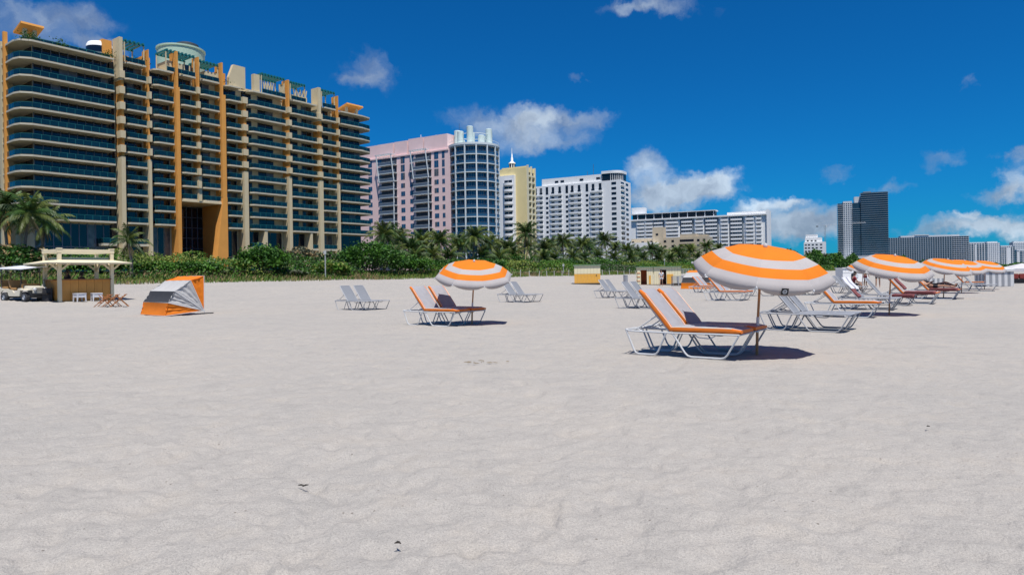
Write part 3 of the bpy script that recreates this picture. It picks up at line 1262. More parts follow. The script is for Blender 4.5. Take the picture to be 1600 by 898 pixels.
# --- palms
def frond_mesh(name, L_, rise, droop, mat, nl=30, spread=.85):
    """one pinnate frond growing along +x from the origin"""
    pts = []
    a = rise
    x = z = 0.0
    n = 10
    for i in range(n + 1):
        pts.append(Vector((x, 0, z)))
        a -= droop * (i / n + .25) / n * 1.4
        x += math.cos(a) * L_ / n
        z += math.sin(a) * L_ / n
    mb = MB()
    mb.tube(pts, .02, 4, radii=[.035 * (1 - .85 * i / n) for i in range(n + 1)])
    rr = random.Random(hash(name) % 1000)

    def P(f):
        k = min(n - 1, int(f * n))
        return pts[k].lerp(pts[k + 1], f * n - k), (pts[k + 1] - pts[k]).normalized()
    for i in range(nl):
        f = .10 + .88 * i / nl
        p, t = P(f)
        ll = spread * (math.sin(math.pi * min(1, .18 + f * .86)) ** .7) * rr.uniform(.85, 1.1)
        for sy in (-1, 1):
            side = Vector((0, sy, 0))
            d = (t * .75 + side * .75 + Vector((0, 0, -.38 - .4 * rr.random()))).normalized()
            w_ = .042
            q0, q1 = p - t * w_, p + t * w_
            m = p + d * ll * .55
            tip = p + d * ll + Vector((0, 0, -.25 * ll))
            mb.add([q0, q1, m + t * w_ * .9, tip, m - t * w_ * .9], [(0, 1, 2, 4), (4, 2, 3)])
    return mb.mesh('frond', mat)


PALM_A = M('palm_leaf_dark', (.038, .080, .016), .5, .35, .8, coords='World', transluc=.2, spec=.35, rnd=.35)
PALM_B = M('palm_leaf_light', (.115, .150, .030), .5, .3, .8, coords='World', transluc=.25, spec=.35, rnd=.3)
FR = []
for i, (L_, rise, droop) in enumerate([(3.6, 1.15, 1.5), (4.0, .80, 1.7), (4.2, .45, 1.7), (4.0, .10, 1.5), (3.6, -.30, 1.1), (2.8, 1.35, .8)]):
    FR.append((frond_mesh('fa%d' % i, L_, rise, droop, PALM_A), frond_mesh('fb%d' % i, L_, rise, droop, PALM_B)))
FDRY = [frond_mesh('fd0', 2.9, -.8, .7, DRY, 20, .5), frond_mesh('fd1', 2.6, -1.2, .35, DRY, 18, .45)]


def palm(px, w, top_py, label, group=None, nf=24, dry=5, sc=1.0, lean=0.0, name='coconut_palm'):
    p = on_w(px, w)
    H = at(px, top_py, p.y).z - p.z
    t = thing(name, label, 'palm tree', p, 0, group)
    rr = random.Random(int(px * 7 + w))
    crown = Vector((lean + rr.uniform(-.4, .4), rr.uniform(-.4, .4), max(1.6, H - 1.9 * sc)))
    bend = Vector((-crown.x * .4, 0, 0))
    pts = [Vector((0, 0, -.2)).lerp(crown, f) + bend * math.sin(math.pi * f) for f in (0, .12, .3, .5, .75, 1)]
    MB().tube(pts, .15, 8, radii=[.24, .17, .145, .135, .12, .13]).build('trunk', BARK, t, True)
    MB().lathe([(.10, -.35), (.20, -.15), (.24, .1), (.16, .35), (.02, .6)], 9, crown).build('crown_heart', PALM_B, t, True)
    for i in range(nf):
        f = i / nf
        ring = int(f * 6)
        var = [5, 0, 1, 2, 3, 4][min(5, ring)]
        me = FR[var][1 if rr.random() < (.5 if ring < 3 else .3) else 0]
        o = link('frond', me, t, crown + Vector((0, 0, .15 - .1 * ring * .3)))
        o.rotation_euler = (rr.uniform(-.25, .25), rr.uniform(-.14, .14), i * 2.39996 + rr.uniform(-.25, .25))
        k = sc * rr.uniform(.82, 1.08)
        o.scale = (k, k, k)
    for i in range(dry):
        o = link('dry_frond', FDRY[i % 2], t, crown + Vector((0, 0, -.15)))
        o.rotation_euler = (rr.uniform(-.2, .2), rr.uniform(-.15, .15), i * 1.9 + rr.uniform(-.5, .5))
        k = sc * rr.uniform(.7, 1.0)
        o.scale = (k, k, k)
    return t


def palm_where(px):
    for lim, where in ((615, 'beside the broad sea grape mound'), (700, 'before the pink hotel'), (783, 'before the round blue tower'), (834, 'before the yellow hotel'), (860, 'at the west end of the white hotel'),
                       (915, 'before the ribbon balconies of the white hotel'), (985, 'below the rounded corner of the white hotel'), (1110, 'before the beige hotel'), (1240, 'before the east half of the long white slab'), (1700, 'near the stepped white hotel')):
        if px < lim:
            break
    return where


GP = 'palms in the row behind the dune'
for (px, w, y) in [(600, 80, 350), (622, 84, 357), (640, 77, 372), (662, 82, 362), (688, 79, 361), (712, 85, 366), (739, 76, 354), (764, 83, 367), (792, 80, 374), (819, 76, 350),
                   (843, 80, 376), (862, 86, 371), (880, 79, 366), (905, 82, 371), (926, 86, 374), (948, 78, 365), (975, 82, 381), (998, 84, 386), (1016, 79, 380), (1036, 84, 385),
                   (1056, 80, 384), (1078, 84, 382), (1103, 80, 377), (1122, 86, 381), (1150, 84, 386), (1180, 86, 387), (1290, 82, 396), (1306, 85, 398), (1328, 84, 400), (1262, 84, 394),
                   (655, 92, 372), (727, 92, 370), (778, 92, 372), (832, 92, 374), (892, 93, 376), (960, 92, 378), (1046, 92, 388)]:
    far = w > 90
    where = palm_where(px)
    palm(px, w, y, ('back row coconut palm ' if far else 'front row coconut palm ') + where, 'palms standing behind the front row' if far else GP,
         nf=24 if far else 30, dry=3 if far else 7, sc=1.0, lean=random.uniform(-.8, .8))
for (px, w, y) in [(612, 74, 385), (650, 73, 388), (675, 75, 386), (702, 73, 388), (752, 75, 386), (778, 74, 390), (805, 76, 388), (850, 75, 392), (870, 74, 392), (893, 76, 390), (915, 75, 392), (936, 77, 390), (962, 76, 393), (986, 77, 394),
                   (1006, 76, 394), (1027, 78, 395), (1046, 77, 396), (1068, 78, 396), (1090, 77, 394), (1112, 79, 396), (1136, 79, 397), (1165, 80, 398), (1275, 80, 404), (1318, 80, 405), (1340, 82, 404)]:
    palm(px, w, y, 'short young coconut palm low ' + palm_where(px), 'young palms below the front row', nf=22, dry=4, sc=.85)
palm(12, 76, 300, 'tall dark palm at the south end of the balcony building, nearest its corner', 'tall palms behind the golf cart', 26, 10, .92)
palm(40, 72, 305, 'tall palm with pale trunk directly behind the golf cart', 'tall palms behind the golf cart', 26, 10, .9, .3)
palm(66, 79, 326, 'tall palm between golf cart and beach bar, fronds against balconies', 'tall palms behind the golf cart', 24, 9, .85, .4)
palm(-22, 78, 306, 'tall palm cut by the picture edge beside the balcony building', 'tall palms behind the golf cart', 24, 9, .92)
palm(205, 67, 357, 'lone small palm with hanging dead fronds behind the beach bar', None, 15, 11, .62)

# ------------------------------------------------------------------ buildings
class Facade:
    """a root at the ground with local x along the facade, local y into the building, z up"""

    def __init__(self, name, label, px, Z, dir2, cat='building', group=None):
        d = Vector(dir2).normalized()
        u = px_dir(px, 300)[0]
        self.o = Vector((u * Z, Z))
        self.d = d
        self.n = Vector((-d.y, d.x))
        self.root = thing(name, label, cat, (self.o.x, self.o.y, 0), math.atan2(d.y, d.x), group)

    def s(self, px, y=0.0, py=300):
        """local x of the pixel column px on the plane local y"""
        u = px_dir(px, py)[0]
        o = self.o + self.n * y
        # o.x + s dx = u (o.y + s dy)
        return (u * o.y - o.x) / (self.d.x - u * self.d.y)

    def Z(self, px, y=0.0):
        return self.o.y + self.n.y * y + self.s(px, y) * self.d.y

    def z(self, px, py, y=0.0):
        s = self.s(px, y, py)
        Z = self.o.y + self.n.y * y + s * self.d.y
        return CAM_H + px_dir(px, py)[2] * Z


def glass_material(name, rgb, rough=.08, spec=.6, var=.35, scale=.35):
    return M(name, rgb, rough, var, scale, coords='World', spec=spec, detail=2)


CREAM = M('cream_stucco', (.62, .51, .32), .85, .05, .6, .1, 8)
SLABW = M('pale_slab_paint', (.54, .49, .375), .8, .06, .5, .05, 8)
ORST = M('orange_stucco', (.72, .32, .065), .85, .07, .5, .15, 8)
GLASSD = glass_material('dark_window_glass', (.006, .010, .020), .07, .55)
GLASST = glass_material('teal_balustrade_glass', (.004, .026, .040), .10, .5)
FRAMED = M('dark_mullion', (.10, .12, .16), .5, .05)
TEAL = M('teal_steel', (.015, .17, .17), .5, .08)
MINT = M('mint_stucco', (.42, .56, .44), .85, .06, .4)
DARKG = M('dark_grey_steel', (.06, .065, .07), .6)
WHITEB = M('white_stucco', (.82, .82, .81), .85, .04, .4, .05, 8)


class Pieces:
    """alike pieces of one thing: the largest 300 as parts of their own, the rest joined as one part"""

    def __init__(self, name, mat, root, cap=300):
        self.name, self.mat, self.root, self.cap = name, mat, root, cap
        self.items = []

    def add(self, x0, x1, y0, y1, z0, z1):
        self.items.append((x0, x1, y0, y1, z0, z1))

    def done(self):
        rr = random.Random(len(self.items))
        cur = M('curtained_' + self.mat.name, (.10, .105, .11), .12, .5, .9, coords='World', spec=.55)
        it = sorted(self.items, key=lambda b: -(b[1] - b[0]) * (b[5] - b[4]))
        for b in it[:self.cap]:
            bx(self.name, self.root, cur if rr.random() < .14 else self.mat, *b)
        if len(it) > self.cap:
            mb = MB()
            for b in it[self.cap:]:
                mb.box(*b)
            o = mb.build(self.name, self.mat, self.root)
            o['kind'] = 'stuff'


def slab_mesh(poly, th):
    return MB().prism(poly, -th, 0).mesh('balcony_slab', SLABW)


def rail_mesh(path, h=1.08, step=1.5, y_in=.0):
    """glass balustrade along a 2-D path (outer edge), with posts and a top rail"""
    mb = MB()
    for i in range(len(path) - 1):
        a, b = Vector((*path[i], 0)), Vector((*path[i + 1], 0))
        L_ = (b - a).length
        n = max(1, round(L_ / step))
        for k in range(n):
            p, q = a.lerp(b, (k + .03) / n), a.lerp(b, (k + .97) / n)
            mb.bar(p + Vector((0, 0, .56)), q + Vector((0, 0, .56)), .03, .92, 0)
            mb.bar(a.lerp(b, k / n), a.lerp(b, k / n) + Vector((0, 0, h)), .06, .06, 1)
        mb.bar(b, b + Vector((0, 0, h)), .06, .06, 1)
        mb.bar(a + Vector((0, 0, h)), b + Vector((0, 0, h)), .07, .06, 1)
    return mb.mesh('balustrade', [GLASST, TEAL])


def build_hero():
    F = Facade('balcony_apartment_building', 'long cream and orange apartment block with glass balconies and teal rooftop pergolas', 32, 133, CO)
    rt = F.root
    LV = [14.3 + 3.1 * k for k in range(9)] + [42.5, 45.9]
    ROOF = 49.4
    TOP = 54.3
    s = lambda px: F.s(px, 0, 260)
    xe = s(575)
    # ---- mass of the building behind the balconies
    x3, x3b, x5, x5b = s(275), s(283), s(346), s(354.5)
    yb = 2.7                      # glass line
    core = CREAM
    bx('wall', rt, core, 3.2, x3 + .2, yb + .12, 24, -.5, ROOF - .36)
    bx('wall', rt, core, x5 + .3, xe - 1.5, yb + .12, 24, -.5, ROOF - .36)
    bx('wall', rt, core, x3 + .2, x5 + .3, yb + .12, 24, LV[2] + .0, ROOF - .36)
    bx('wall', rt, core, x3 + .2, x5 + .3, 9.2, 24, -.5, LV[2])
    bx('roof', rt, M('roof_deck', (.45, .43, .38), .9), 3.0, xe - 1.2, yb, 24.4, ROOF - .352, ROOF - .05)
    # portal: soffit, side walls, deep glass wall
    bx('portal_soffit', rt, CREAM, x3b, x5, -.2, 9, LV[2] - .75, LV[2] - .37)
    bx('portal_wall', rt, ORST, x5 + .01, x5 + .29, 1.5, 9.1, -.5, LV[2] - .4)
    bx('portal_wall', rt, ORST, x3 + .21, x3b, 1.5, 9.1, -.5, LV[2] - .4)
    panes = Pieces('window_pane', GLASSD, rt, 300)
    mull = MB()
    n = 7
    for k in range(n):
        a = x3b + (x5 - x3b) * k / n
        b = x3b + (x5 - x3b) * (k + 1) / n
        for j in range(6):
            z0 = 4.2 + j * 2.55
            panes.add(a + .08, b - .08, 9.0, 9.12, z0 + .06, z0 + 2.5)
        mull.box(a - .09, a + .09, 8.9, 9.1, 4, 19.6)
    for j in range(7):
        mull.box(x3b, x5, 8.92, 9.11, 4.1 + j * 2.55, 4.22 + j * 2.55)
    # flared orange pier: a wedge that widens towards the ground, on the entrance side of the column
    wd = MB()
    wd.add([(x5 - 2.6, -.58, -.5), (x5b - .3, -.58, -.5), (x5b, 1.4, -.5), (x5 - 2.9, 1.4, -.5), (x5 + .05, -.58, LV[2] + 1), (x5b - .3, -.58, LV[2] + 1), (x5b, 1.4, LV[2] + 1), (x5 + .05, 1.4, LV[2] + 1)],
           [(0, 3, 2, 1), (4, 5, 6, 7), (0, 1, 5, 4), (1, 2, 6, 5), (2, 3, 7, 6), (3, 0, 4, 7)])
    wd.build('flared_pier', ORST, rt)
    # ---- bays: (px0, px1, panes as fractions, lowest floor, chamfer)
    bays = [(197.5, 231, [(0, .33), (.33, .66), (.66, 1)], 0), (244, 273.5, [(0, .5), (.5, 1)], 0), (285, 308, [(0, .5), (.5, 1)], 2), (316, 345, [(0, .36), (.36, .72)], 2),
            (356, 378.5, [(0, .5), (.5, 1)], 0), (393, 448, [(0, .17), (.36, .57), (.57, .78)], 0), (457, 496.5, [(0, .22), (.22, .44), (.62, .80), (.80, 1)], 0), (506, 526.5, [(0, .4), (.4, .8)], 0)]
    for (p0, p1, pn, lo) in bays:
        x0, x1 = s(p0), s(p1)
        ch = .8
        poly = [(x0, yb), (x0, ch), (x0 + ch, 0), (x1, 0), (x1, yb)]
        sm = slab_mesh(poly, .36)
        rm = rail_mesh([(x0 + .08, ch), (x0 + ch, .08), (x1 - .05, .08)])
        for k, z in enumerate(LV + [ROOF]):
            if k < lo:
                continue
            link('balcony_slab', sm, rt, (0, 0, z))
            if k < len(LV):
                link('balustrade', rm, rt, (0, 0, z))
        for k, z in enumerate(LV):
            if k < lo:
                continue
            hgt = (LV + [ROOF])[k + 1] - z - .5
            for (a, b) in pn:
                panes.add(x0 + (x1 - x0) * a + .07, x0 + (x1 - x0) * b - .07, yb, yb + .1, z + .05, z + hgt)
            for f in [q for ab in pn for q in ab]:
                xx = x0 + (x1 - x0) * f
                mull.box(xx - .07, xx + .07, yb - .04, yb + .11, z, z + hgt + .08)
        if lo == 0:                       # tall lobby glazing under the lowest balcony
            for (a, b) in ((0, .33), (.33, .66), (.66, 1)):
                for (za, zb) in ((3.9, 7.0), (7.2, 13.6)):
                    panes.add(x0 + (x1 - x0) * a + .07, x0 + (x1 - x0) * b - .07, yb, yb + .1, za, zb)
    # dark recess strips between the bays
    for (p0, p1) in ((180.5, 187), (238, 244), (388, 393), (531, 535.5)):
        x0, x1 = s(p0), s(p1)
        for z0, z1 in zip([3.9] + LV, LV + [ROOF]):
            panes.add(x0, x1, yb - .4, yb + .1, z0 + .03, z1 - .12)
    # small low balconies
    for (p0, p1) in ((161, 182), (213, 232), (393, 412), (484, 497), (506, 526.5)):
        x0, x1 = s(p0), s(p1)
        zb = 9.6
        link('balcony_slab', slab_mesh([(x0, yb), (x0, .3), (x1, .3), (x1, yb)], .5), rt, (0, 0, zb))
        link('balustrade', rail_mesh([(x0 + .05, yb), (x0 + .05, .36), (x1 - .05, .36)]), rt, (0, 0, zb))
    # ---- the two end towers with wrap-round slabs
    xt = s(181)
    poly = [(0, 22), (0, 3.0), (.5, 1.2), (2.2, 0), (xt, 0), (xt, yb), (4, yb), (4, 22)]
    sm = slab_mesh(poly, .36)
    rm = rail_mesh([(.10, 21), (.10, 3.0), (.57, 1.25), (2.22, .09), (xt - .1, .09)])
    for k, z in enumerate(LV + [ROOF + .02]):
        link('balcony_slab', sm, rt, (0, 0, z))
        if k < len(LV):
            link('balustrade', rm, rt, (0, 0, z))
    link('balustrade', rail_mesh([(1.7, 20), (1.7, 3.6), (3.4, 1.7), (xt - .1, 1.7)]), rt, (0, 0, ROOF + .02))
    n = 9
    xg = 3.3
    for k, z in enumerate(LV):
        hgt = (LV + [ROOF])[k + 1] - z - .5
        for i in range(n):
            a, b = xg + (xt - xg) * i / n, xg + (xt - xg) * (i + 1) / n
            panes.add(a + .06, b - .06, yb, yb + .1, z + .05, z + hgt)
            mull.box(a - .07, a + .07, yb - .05, yb + .11, z, z + hgt + .1)
        for j in range(6):          # south return
            panes.add(3.1, 3.19, yb + .3 + j * 3, yb + 3.1 + j * 3, z + .05, z + hgt)
    for i in range(n):
        a, b = xg + (xt - xg) * i / n, xg + (xt - xg) * (i + 1) / n
        for (za, zb) in ((3.6, 5.6), (5.8, 8.6), (8.9, 13.6)):
            panes.add(a + .06, b - .06, yb, yb + .1, za, zb)
        mull.box(a - .1, a + .1, yb - .08, yb + .11, 3.5, 13.8)
    for zz in (5.7, 8.75):
        mull.box(xg, xt, yb - .07, yb + .12, zz - .09, zz + .09)
    x0, x1 = s(535.5), s(572)
    xo = s(585.5)
    poly = [(x0, yb), (x0, .3), (x1 - 1, 0), (xo - 1.2, .6), (xo, 2.2), (xo, 20), (x1 - .8, 20), (x1 - .8, yb)]
    sm = slab_mesh(poly, .36)
    rm = rail_mesh([(x0 + .05, .38), (x1 - 1, .09), (xo - 1.25, .68), (xo - .09, 2.25), (xo - .09, 19)])
    for k, z in enumerate(LV + [ROOF]):
        link('balcony_slab', sm, rt, (0, 0, z))
        if k < len(LV):
            link('balustrade', rm, rt, (0, 0, z))
            hgt = (LV + [ROOF])[k + 1] - z - .5
            for i in range(4):
                a, b = x0 + (x1 - x0) * i / 4, x0 + (x1 - x0) * (i + 1) / 4
                panes.add(a + .06, b - .06, yb, yb + .1, z + .05, z + hgt)
                mull.box(a - .07, a + .07, yb - .05, yb + .11, z, z + hgt + .1)
    for i in range(4):
        a, b = x0 + (x1 - x0) * i / 4, x0 + (x1 - x0) * (i + 1) / 4
        panes.add(a + .06, b - .06, yb, yb + .1, 4, 13.7)
    panes.done()
    mo = mull.build('mullion', FRAMED, rt)
    mo['kind'] = 'stuff'
    # thin floor lines in the dark recesses
    # ---- piers and columns
    def pier(p0, p1, zs, mat, y0=-.9, y1=2.6, name='column'):
        y0 = max(y0 * .42, -.55)
        bx(name, rt, mat, F.s(p0 + 1.6, y0, 260), F.s(p1, y0, 260), y0, y1, zs[0], zs[1])
    pier(188.5, 196.5, (-.5, 28.5), CREAM, -1.0, 2.6)
    pier(190, 195.2, (28.5, 45), ORST, -.6, 2.6)
    pier(187.5, 194.5, (45, TOP), CREAM, -.9, 2.8)
    pier(231.5, 237.5, (-.5, 28.5), CREAM, -.8, 2.6)
    pier(232.2, 235.2, (28.5, TOP - 1.2), ORST, -.5, 2.6)
    pier(275.5, 282.8, (-.5, 46), ORST, -1.4, 2.6)
    pier(276, 280.5, (46, TOP), ORST, -1.1, 2.6)
    pier(309, 315.3, (LV[2] - .4, 26), CREAM, -.7, 2.6)
    pier(310, 313.5, (26, TOP), ORST, -.5, 2.6)
    pier(346.3, 354.2, (LV[2] + 1, 46.5), ORST, -1.4, 2.6)
    pier(346.6, 350.5, (46.5, TOP), ORST, -1.1, 2.6)
    pier(380, 388, (-.5, 28.5), CREAM, -1.0, 2.6)
    pier(381, 386, (28.5, 47), ORST, -.6, 2.6)
    pier(449.8, 456, (-.5, 28.5), CREAM, -.8, 2.6)
    pier(450.3, 453.8, (28.5, TOP), ORST, -.5, 2.6)
    pier(497.5, 505, (-.5, 28.5), CREAM, -1.0, 2.6)
    pier(498.5, 503.5, (28.5, 45), ORST, -.6, 2.6)
    pier(497.5, 503, (45, TOP), CREAM, -.9, 2.8)
    pier(527.2, 531.2, (-.5, 28.5), CREAM, -.8, 2.6)
    pier(527.6, 530, (28.5, TOP - 1), ORST, -.5, 2.6)
    for (p0, p1) in ((411, 417), (483, 487.5)):          # tapered buttress fins at the foot
        a, b = s(p0), s(p1)
        MB().add([(a - 1.0, .1, 0), (b, .1, 0), (b, yb, 0), (a - 1.0, yb, 0), (a + .3, .1, 13.9), (b, .1, 13.9), (b, yb, 13.9), (a + .3, yb, 13.9)],
                 [(0, 3, 2, 1), (4, 5, 6, 7), (0, 1, 5, 4), (1, 2, 6, 5), (2, 3, 7, 6), (3, 0, 4, 7)]).build('buttress', CREAM, rt)
    for (p0, p1, lo) in ((187.5, 196.8, 5), (233.5, 238.3, 5), (308.6, 314.5, 3), (379.5, 388.2, 5), (450.6, 456.6, 5), (497.0, 504.6, 5), (527.8, 531.6, 5)):
        for k, z in enumerate(LV):
            if k >= lo:
                bx('pier_block', rt, CREAM, F.s(p0 + 1.8, -.72, 260), F.s(p1 + .6, -.72, 260), -.72, 1.2, z - .45, z + 1.12)
    # south-side pier at the corner
    bx('column', rt, ORST, -.25, .45, 7.2, 7.9, -.5, 52)
    bx('column', rt, CREAM, -.1, 2.0, 9.4, 10.8, -.5, 50.5)
    # ---- podium terrace
    bx('podium', rt, M('podium_stone', (.55, .52, .45), .85, .06), s(60), x3 - .8, -3.2, 2.5, -.5, 3.4)
    bx('podium', rt, M('podium_stone', (.55, .52, .45), .85, .06), x5b + .3, s(531), -2.2, 2.5, -.5, 3.4)
    link('balustrade', rail_mesh([(s(60), -3.1), (x3 - .9, -3.1)]), rt, (0, 0, 3.42))
    link('balustrade', rail_mesh([(x5b + .5, -2.1), (s(531), -2.1)]), rt, (0, 0, 3.42))
    bx('podium', rt, WHITEB, s(295), s(327), -4.0, -.4, -.5, 4.2)
    link('balustrade', rail_mesh([(s(295), -3.9), (s(327), -3.9)]), rt, (0, 0, 4.22))
    bx('entrance_kiosk', rt, M('pale_kiosk', (.5, .56, .52), .5), s(314), s(324), -2.8, -1.2, 4.2, 6.4)
    # ---- the roof garden: penthouses, drums, pergolas, canopies
    bx('penthouse_wall', rt, ORST, s(173), s(188), 3.2, 9, ROOF, TOP - .2)
    bx('penthouse_wall', rt, ORST, s(196), s(222), 5.5, 12, ROOF, ROOF + 2.9)
    bx('penthouse_wall', rt, ORST, s(237), s(250), 4, 11, ROOF, ROOF + 3.2)
    bx('penthouse_wall', rt, ORST, s(352), s(366), 3.4, 9, ROOF, ROOF + 3.6)
    bx('penthouse_wall', rt, CREAM, s(268), s(275.4), 1.2, 6, ROOF, ROOF + 2.8)
    bx('penthouse_wall', rt, CREAM, s(283), s(291), 1.0, 5, ROOF, ROOF + 2.6)
    bx('penthouse_wall', rt, CREAM, s(325), s(345), .9, 5, ROOF, ROOF + 2.3)
    bx('penthouse_wall', rt, CREAM, s(456), s(497), 4.5, 12, ROOF, ROOF + 2.7)
    bx('penthouse_wall', rt, CREAM, s(403), s(449), 6, 13, ROOF, ROOF + 1.8)
    # slanted cream fin
    a, b = s(362), s(387.5)
    MB().add([(a, .6, ROOF), (b, .6, ROOF), (b, .6, TOP + .6), (b - 3.2, .6, TOP + .6), (a, .6, ROOF + 2.2), (a, 1.6, ROOF), (b, 1.6, ROOF), (b, 1.6, TOP + .6), (b - 3.2, 1.6, TOP + .6), (a, 1.6, ROOF + 2.2)],
             [(4, 3, 2, 1, 0), (5, 6, 7, 8, 9), (0, 1, 6, 5), (1, 2, 7, 6), (2, 3, 8, 7), (3, 4, 9, 8), (4, 0, 5, 9)]).build('roof_fin', CREAM, rt)
    bx('roof_fin', rt, CREAM, s(401), s(410), .6, 1.8, ROOF, TOP - .4)
    # mint drum with dark plant on top
    dx, dy = s(283, ) - 3.0, 13.5
    dx = F.s(283, 13.5, 100)
    MB().lathe([(5.5, ROOF - .4), (5.5, 59.0), (5.7, 59.1), (5.7, 59.5), (5.2, 59.6), (0.01, 59.7)], 40, (dx, dy, 0)).build('roof_drum', MINT, rt, True)
    MB().lathe([(2.7, 59.6), (2.7, 61.2), (2.0, 61.5), (.01, 61.7)], 24, (dx + 1.6, dy, 0)).build('roof_plant', DARKG, rt, True)
    for i in range(9):
        an = R(200 + i * 9)
        xx, yy = dx + math.cos(an) * 5.5, dy + math.sin(an) * 5.5
        MB().box(-.42, .42, -.06, .06, 52.4, 54.4, mat=Matrix.Translation((xx, yy, 0)) @ Matrix.Rotation(an + math.pi / 2, 4, 'Z')).build('drum_window', GLASSD, rt)
    # white half-drum and mint wedge over the left tower
    wx = F.s(156, 6, 80)
    wz = F.z(156, 66.5, 6)
    MB().lathe([(2.6, ROOF), (2.6, wz - .9), (2.3, wz - .35), (1.4, wz - .05), (.01, wz)], 28, (wx, 6, 0)).build('stair_drum', WHITEB, rt, True)
    MB().lathe([(2.66, wz - 2.8), (2.66, wz - 1.4)], 28, (wx, 6, 0)).build('drum_window', GLASSD, rt, True)
    a = F.s(128, 8, 85)
    MB().add([(a, 6, ROOF), (a + 3.5, 6, ROOF), (a + 3.5, 9, ROOF), (a, 9, ROOF), (a + 1.6, 6, 53.6), (a + 3.5, 6, 53.6), (a + 3.5, 9, 53.6), (a + 1.6, 9, 53.6)],
             [(0, 3, 2, 1), (4, 5, 6, 7), (0, 1, 5, 4), (1, 2, 6, 5), (2, 3, 7, 6), (3, 0, 4, 7)]).build('stair_wedge', MINT, rt)
    # winged orange canopies on posts
    for (xa, xb, y0, y1, z0) in ((1.2, 5.2, 2.2, 6.5, 52.2), (s(548), s(573), 1.2, 5.6, 51.4)):
        MB().sheet([(xa, y0, z0 + .9), (xb, y0, z0 + .9), (xb, y1, z0 - .2), (xa, y1, z0 - .2)], .45).build('roof_canopy', ORST, rt)
        MB().box(xa + .8, xa + 1.5, y0 + 1.4, y0 + 2.0, ROOF, z0 + .5).box(xb - 1.5, xb - .8, y0 + 1.4, y0 + 2.0, ROOF, z0 + .5).build('canopy_post', CREAM, rt)
    # teal pergolas: beams and slats
    for (p0, p1, zt, yd) in ((197, 231, 54.0, 6), (262, 309, 54.2, 5), (314, 346, 53.6, 5), (411, 449, 54.3, 4.5), (456, 481, 54.0, 4.5), (505, 527, 54.0, 4.5)):
        x0, x1 = s(p0), s(p1)
        pm = MB()
        for yy in (.6, yd):
            pm.bar((x0, yy, zt - .15), (x1, yy, zt - .15), .2, .3)
        pm.build('pergola_beam', TEAL, rt)
        n = max(4, int((x1 - x0) / .85))
        for i in range(n):
            xx = x0 + (x1 - x0) * (i + .5) / n
            bx('pergola_slat', rt, TEAL, xx - .18, xx + .18, .2, yd + .5, zt, zt + .34)
        for xx in (x0 + .25, x1 - .25):
            for yy in (.6, yd):
                bx('pergola_post', rt, CREAM, xx - .11, xx + .11, yy - .11, yy + .11, ROOF, zt - .3)
        link('balustrade', rail_mesh([(x0 + .3, .15), (x1 - .2, .15)]), rt, (0, 0, ROOF))
    # zig-zag trellis screens and roof planting
    for (p0, p1) in ((416, 432), (441, 448), (463, 484)):
        x0, x1 = s(p0), s(p1)
        tm = MB()
        n = 4
        for i in range(n):
            a, b = x0 + (x1 - x0) * i / n, x0 + (x1 - x0) * (i + 1) / n
            tm.bar((a, .9, 52.8), ((a + b) / 2, .9, 50.2), .22).bar(((a + b) / 2, .9, 50.2), (b, .9, 52.8), .22)
        tm.build('trellis', CREAM, rt)
    c = []
    for (p, y) in ((48, 1.0), (58, 1.0), (178, .8), (222, 1), (229, 1), (300, 2), (335, 1.5), (520, 1), (440, 1), (102, .9), (366, 1.0)):
        c.append(RNG.normal(size=(120, 3)) * np.array([.7, .5, .5]) + np.array([s(p), y + .4, ROOF + .9]))
    v, f, _ = leaf_cloud(np.concatenate(c), .17, 0)
    o = link('roof_planting', numpy_mesh('roof_planting', v, f, 4, LEAF_A), rt)
    o['kind'] = 'stuff'


build_hero()

# ------------------------------------------------------------------ hotels and towers farther along
PINK = M('pink_stucco', (.86, .63, .61), .85, .05, .3, .05, 6)
PWHITE = M('pale_blue_white_paint', (.62, .68, .70), .7, .05, .4)
GLASSB = glass_material('blue_window_glass', (.016, .075, .155), .08, .6, .4, .3)
GLASSK = glass_material('near_black_window_glass', (.010, .014, .022), .15, .5, .3, .3)  # one even near-black tint
RECESS = M('painted_balcony_shade', (.045, .06, .085), .7, .15, .5)  # shade of the balcony bays put into a flat dark colour
YELL = M('yellow_stucco', (.80, .66, .33), .85, .05, .3)
BEIGE = M('beige_stucco', (.52, .44, .32), .85, .06, .3)
GREYW = M('grey_white_paint', (.60, .62, .64), .8, .06, .3)
NAVY = glass_material('navy_curtain_glass', (.026, .055, .085), .12, .55, .35, .08)
BLUEG = glass_material('blue_grey_curtain_glass', (.05, .09, .13), .2, .5, .3, .06)
SLATE = M('slate_concrete', (.24, .29, .33), .8, .1, .1)


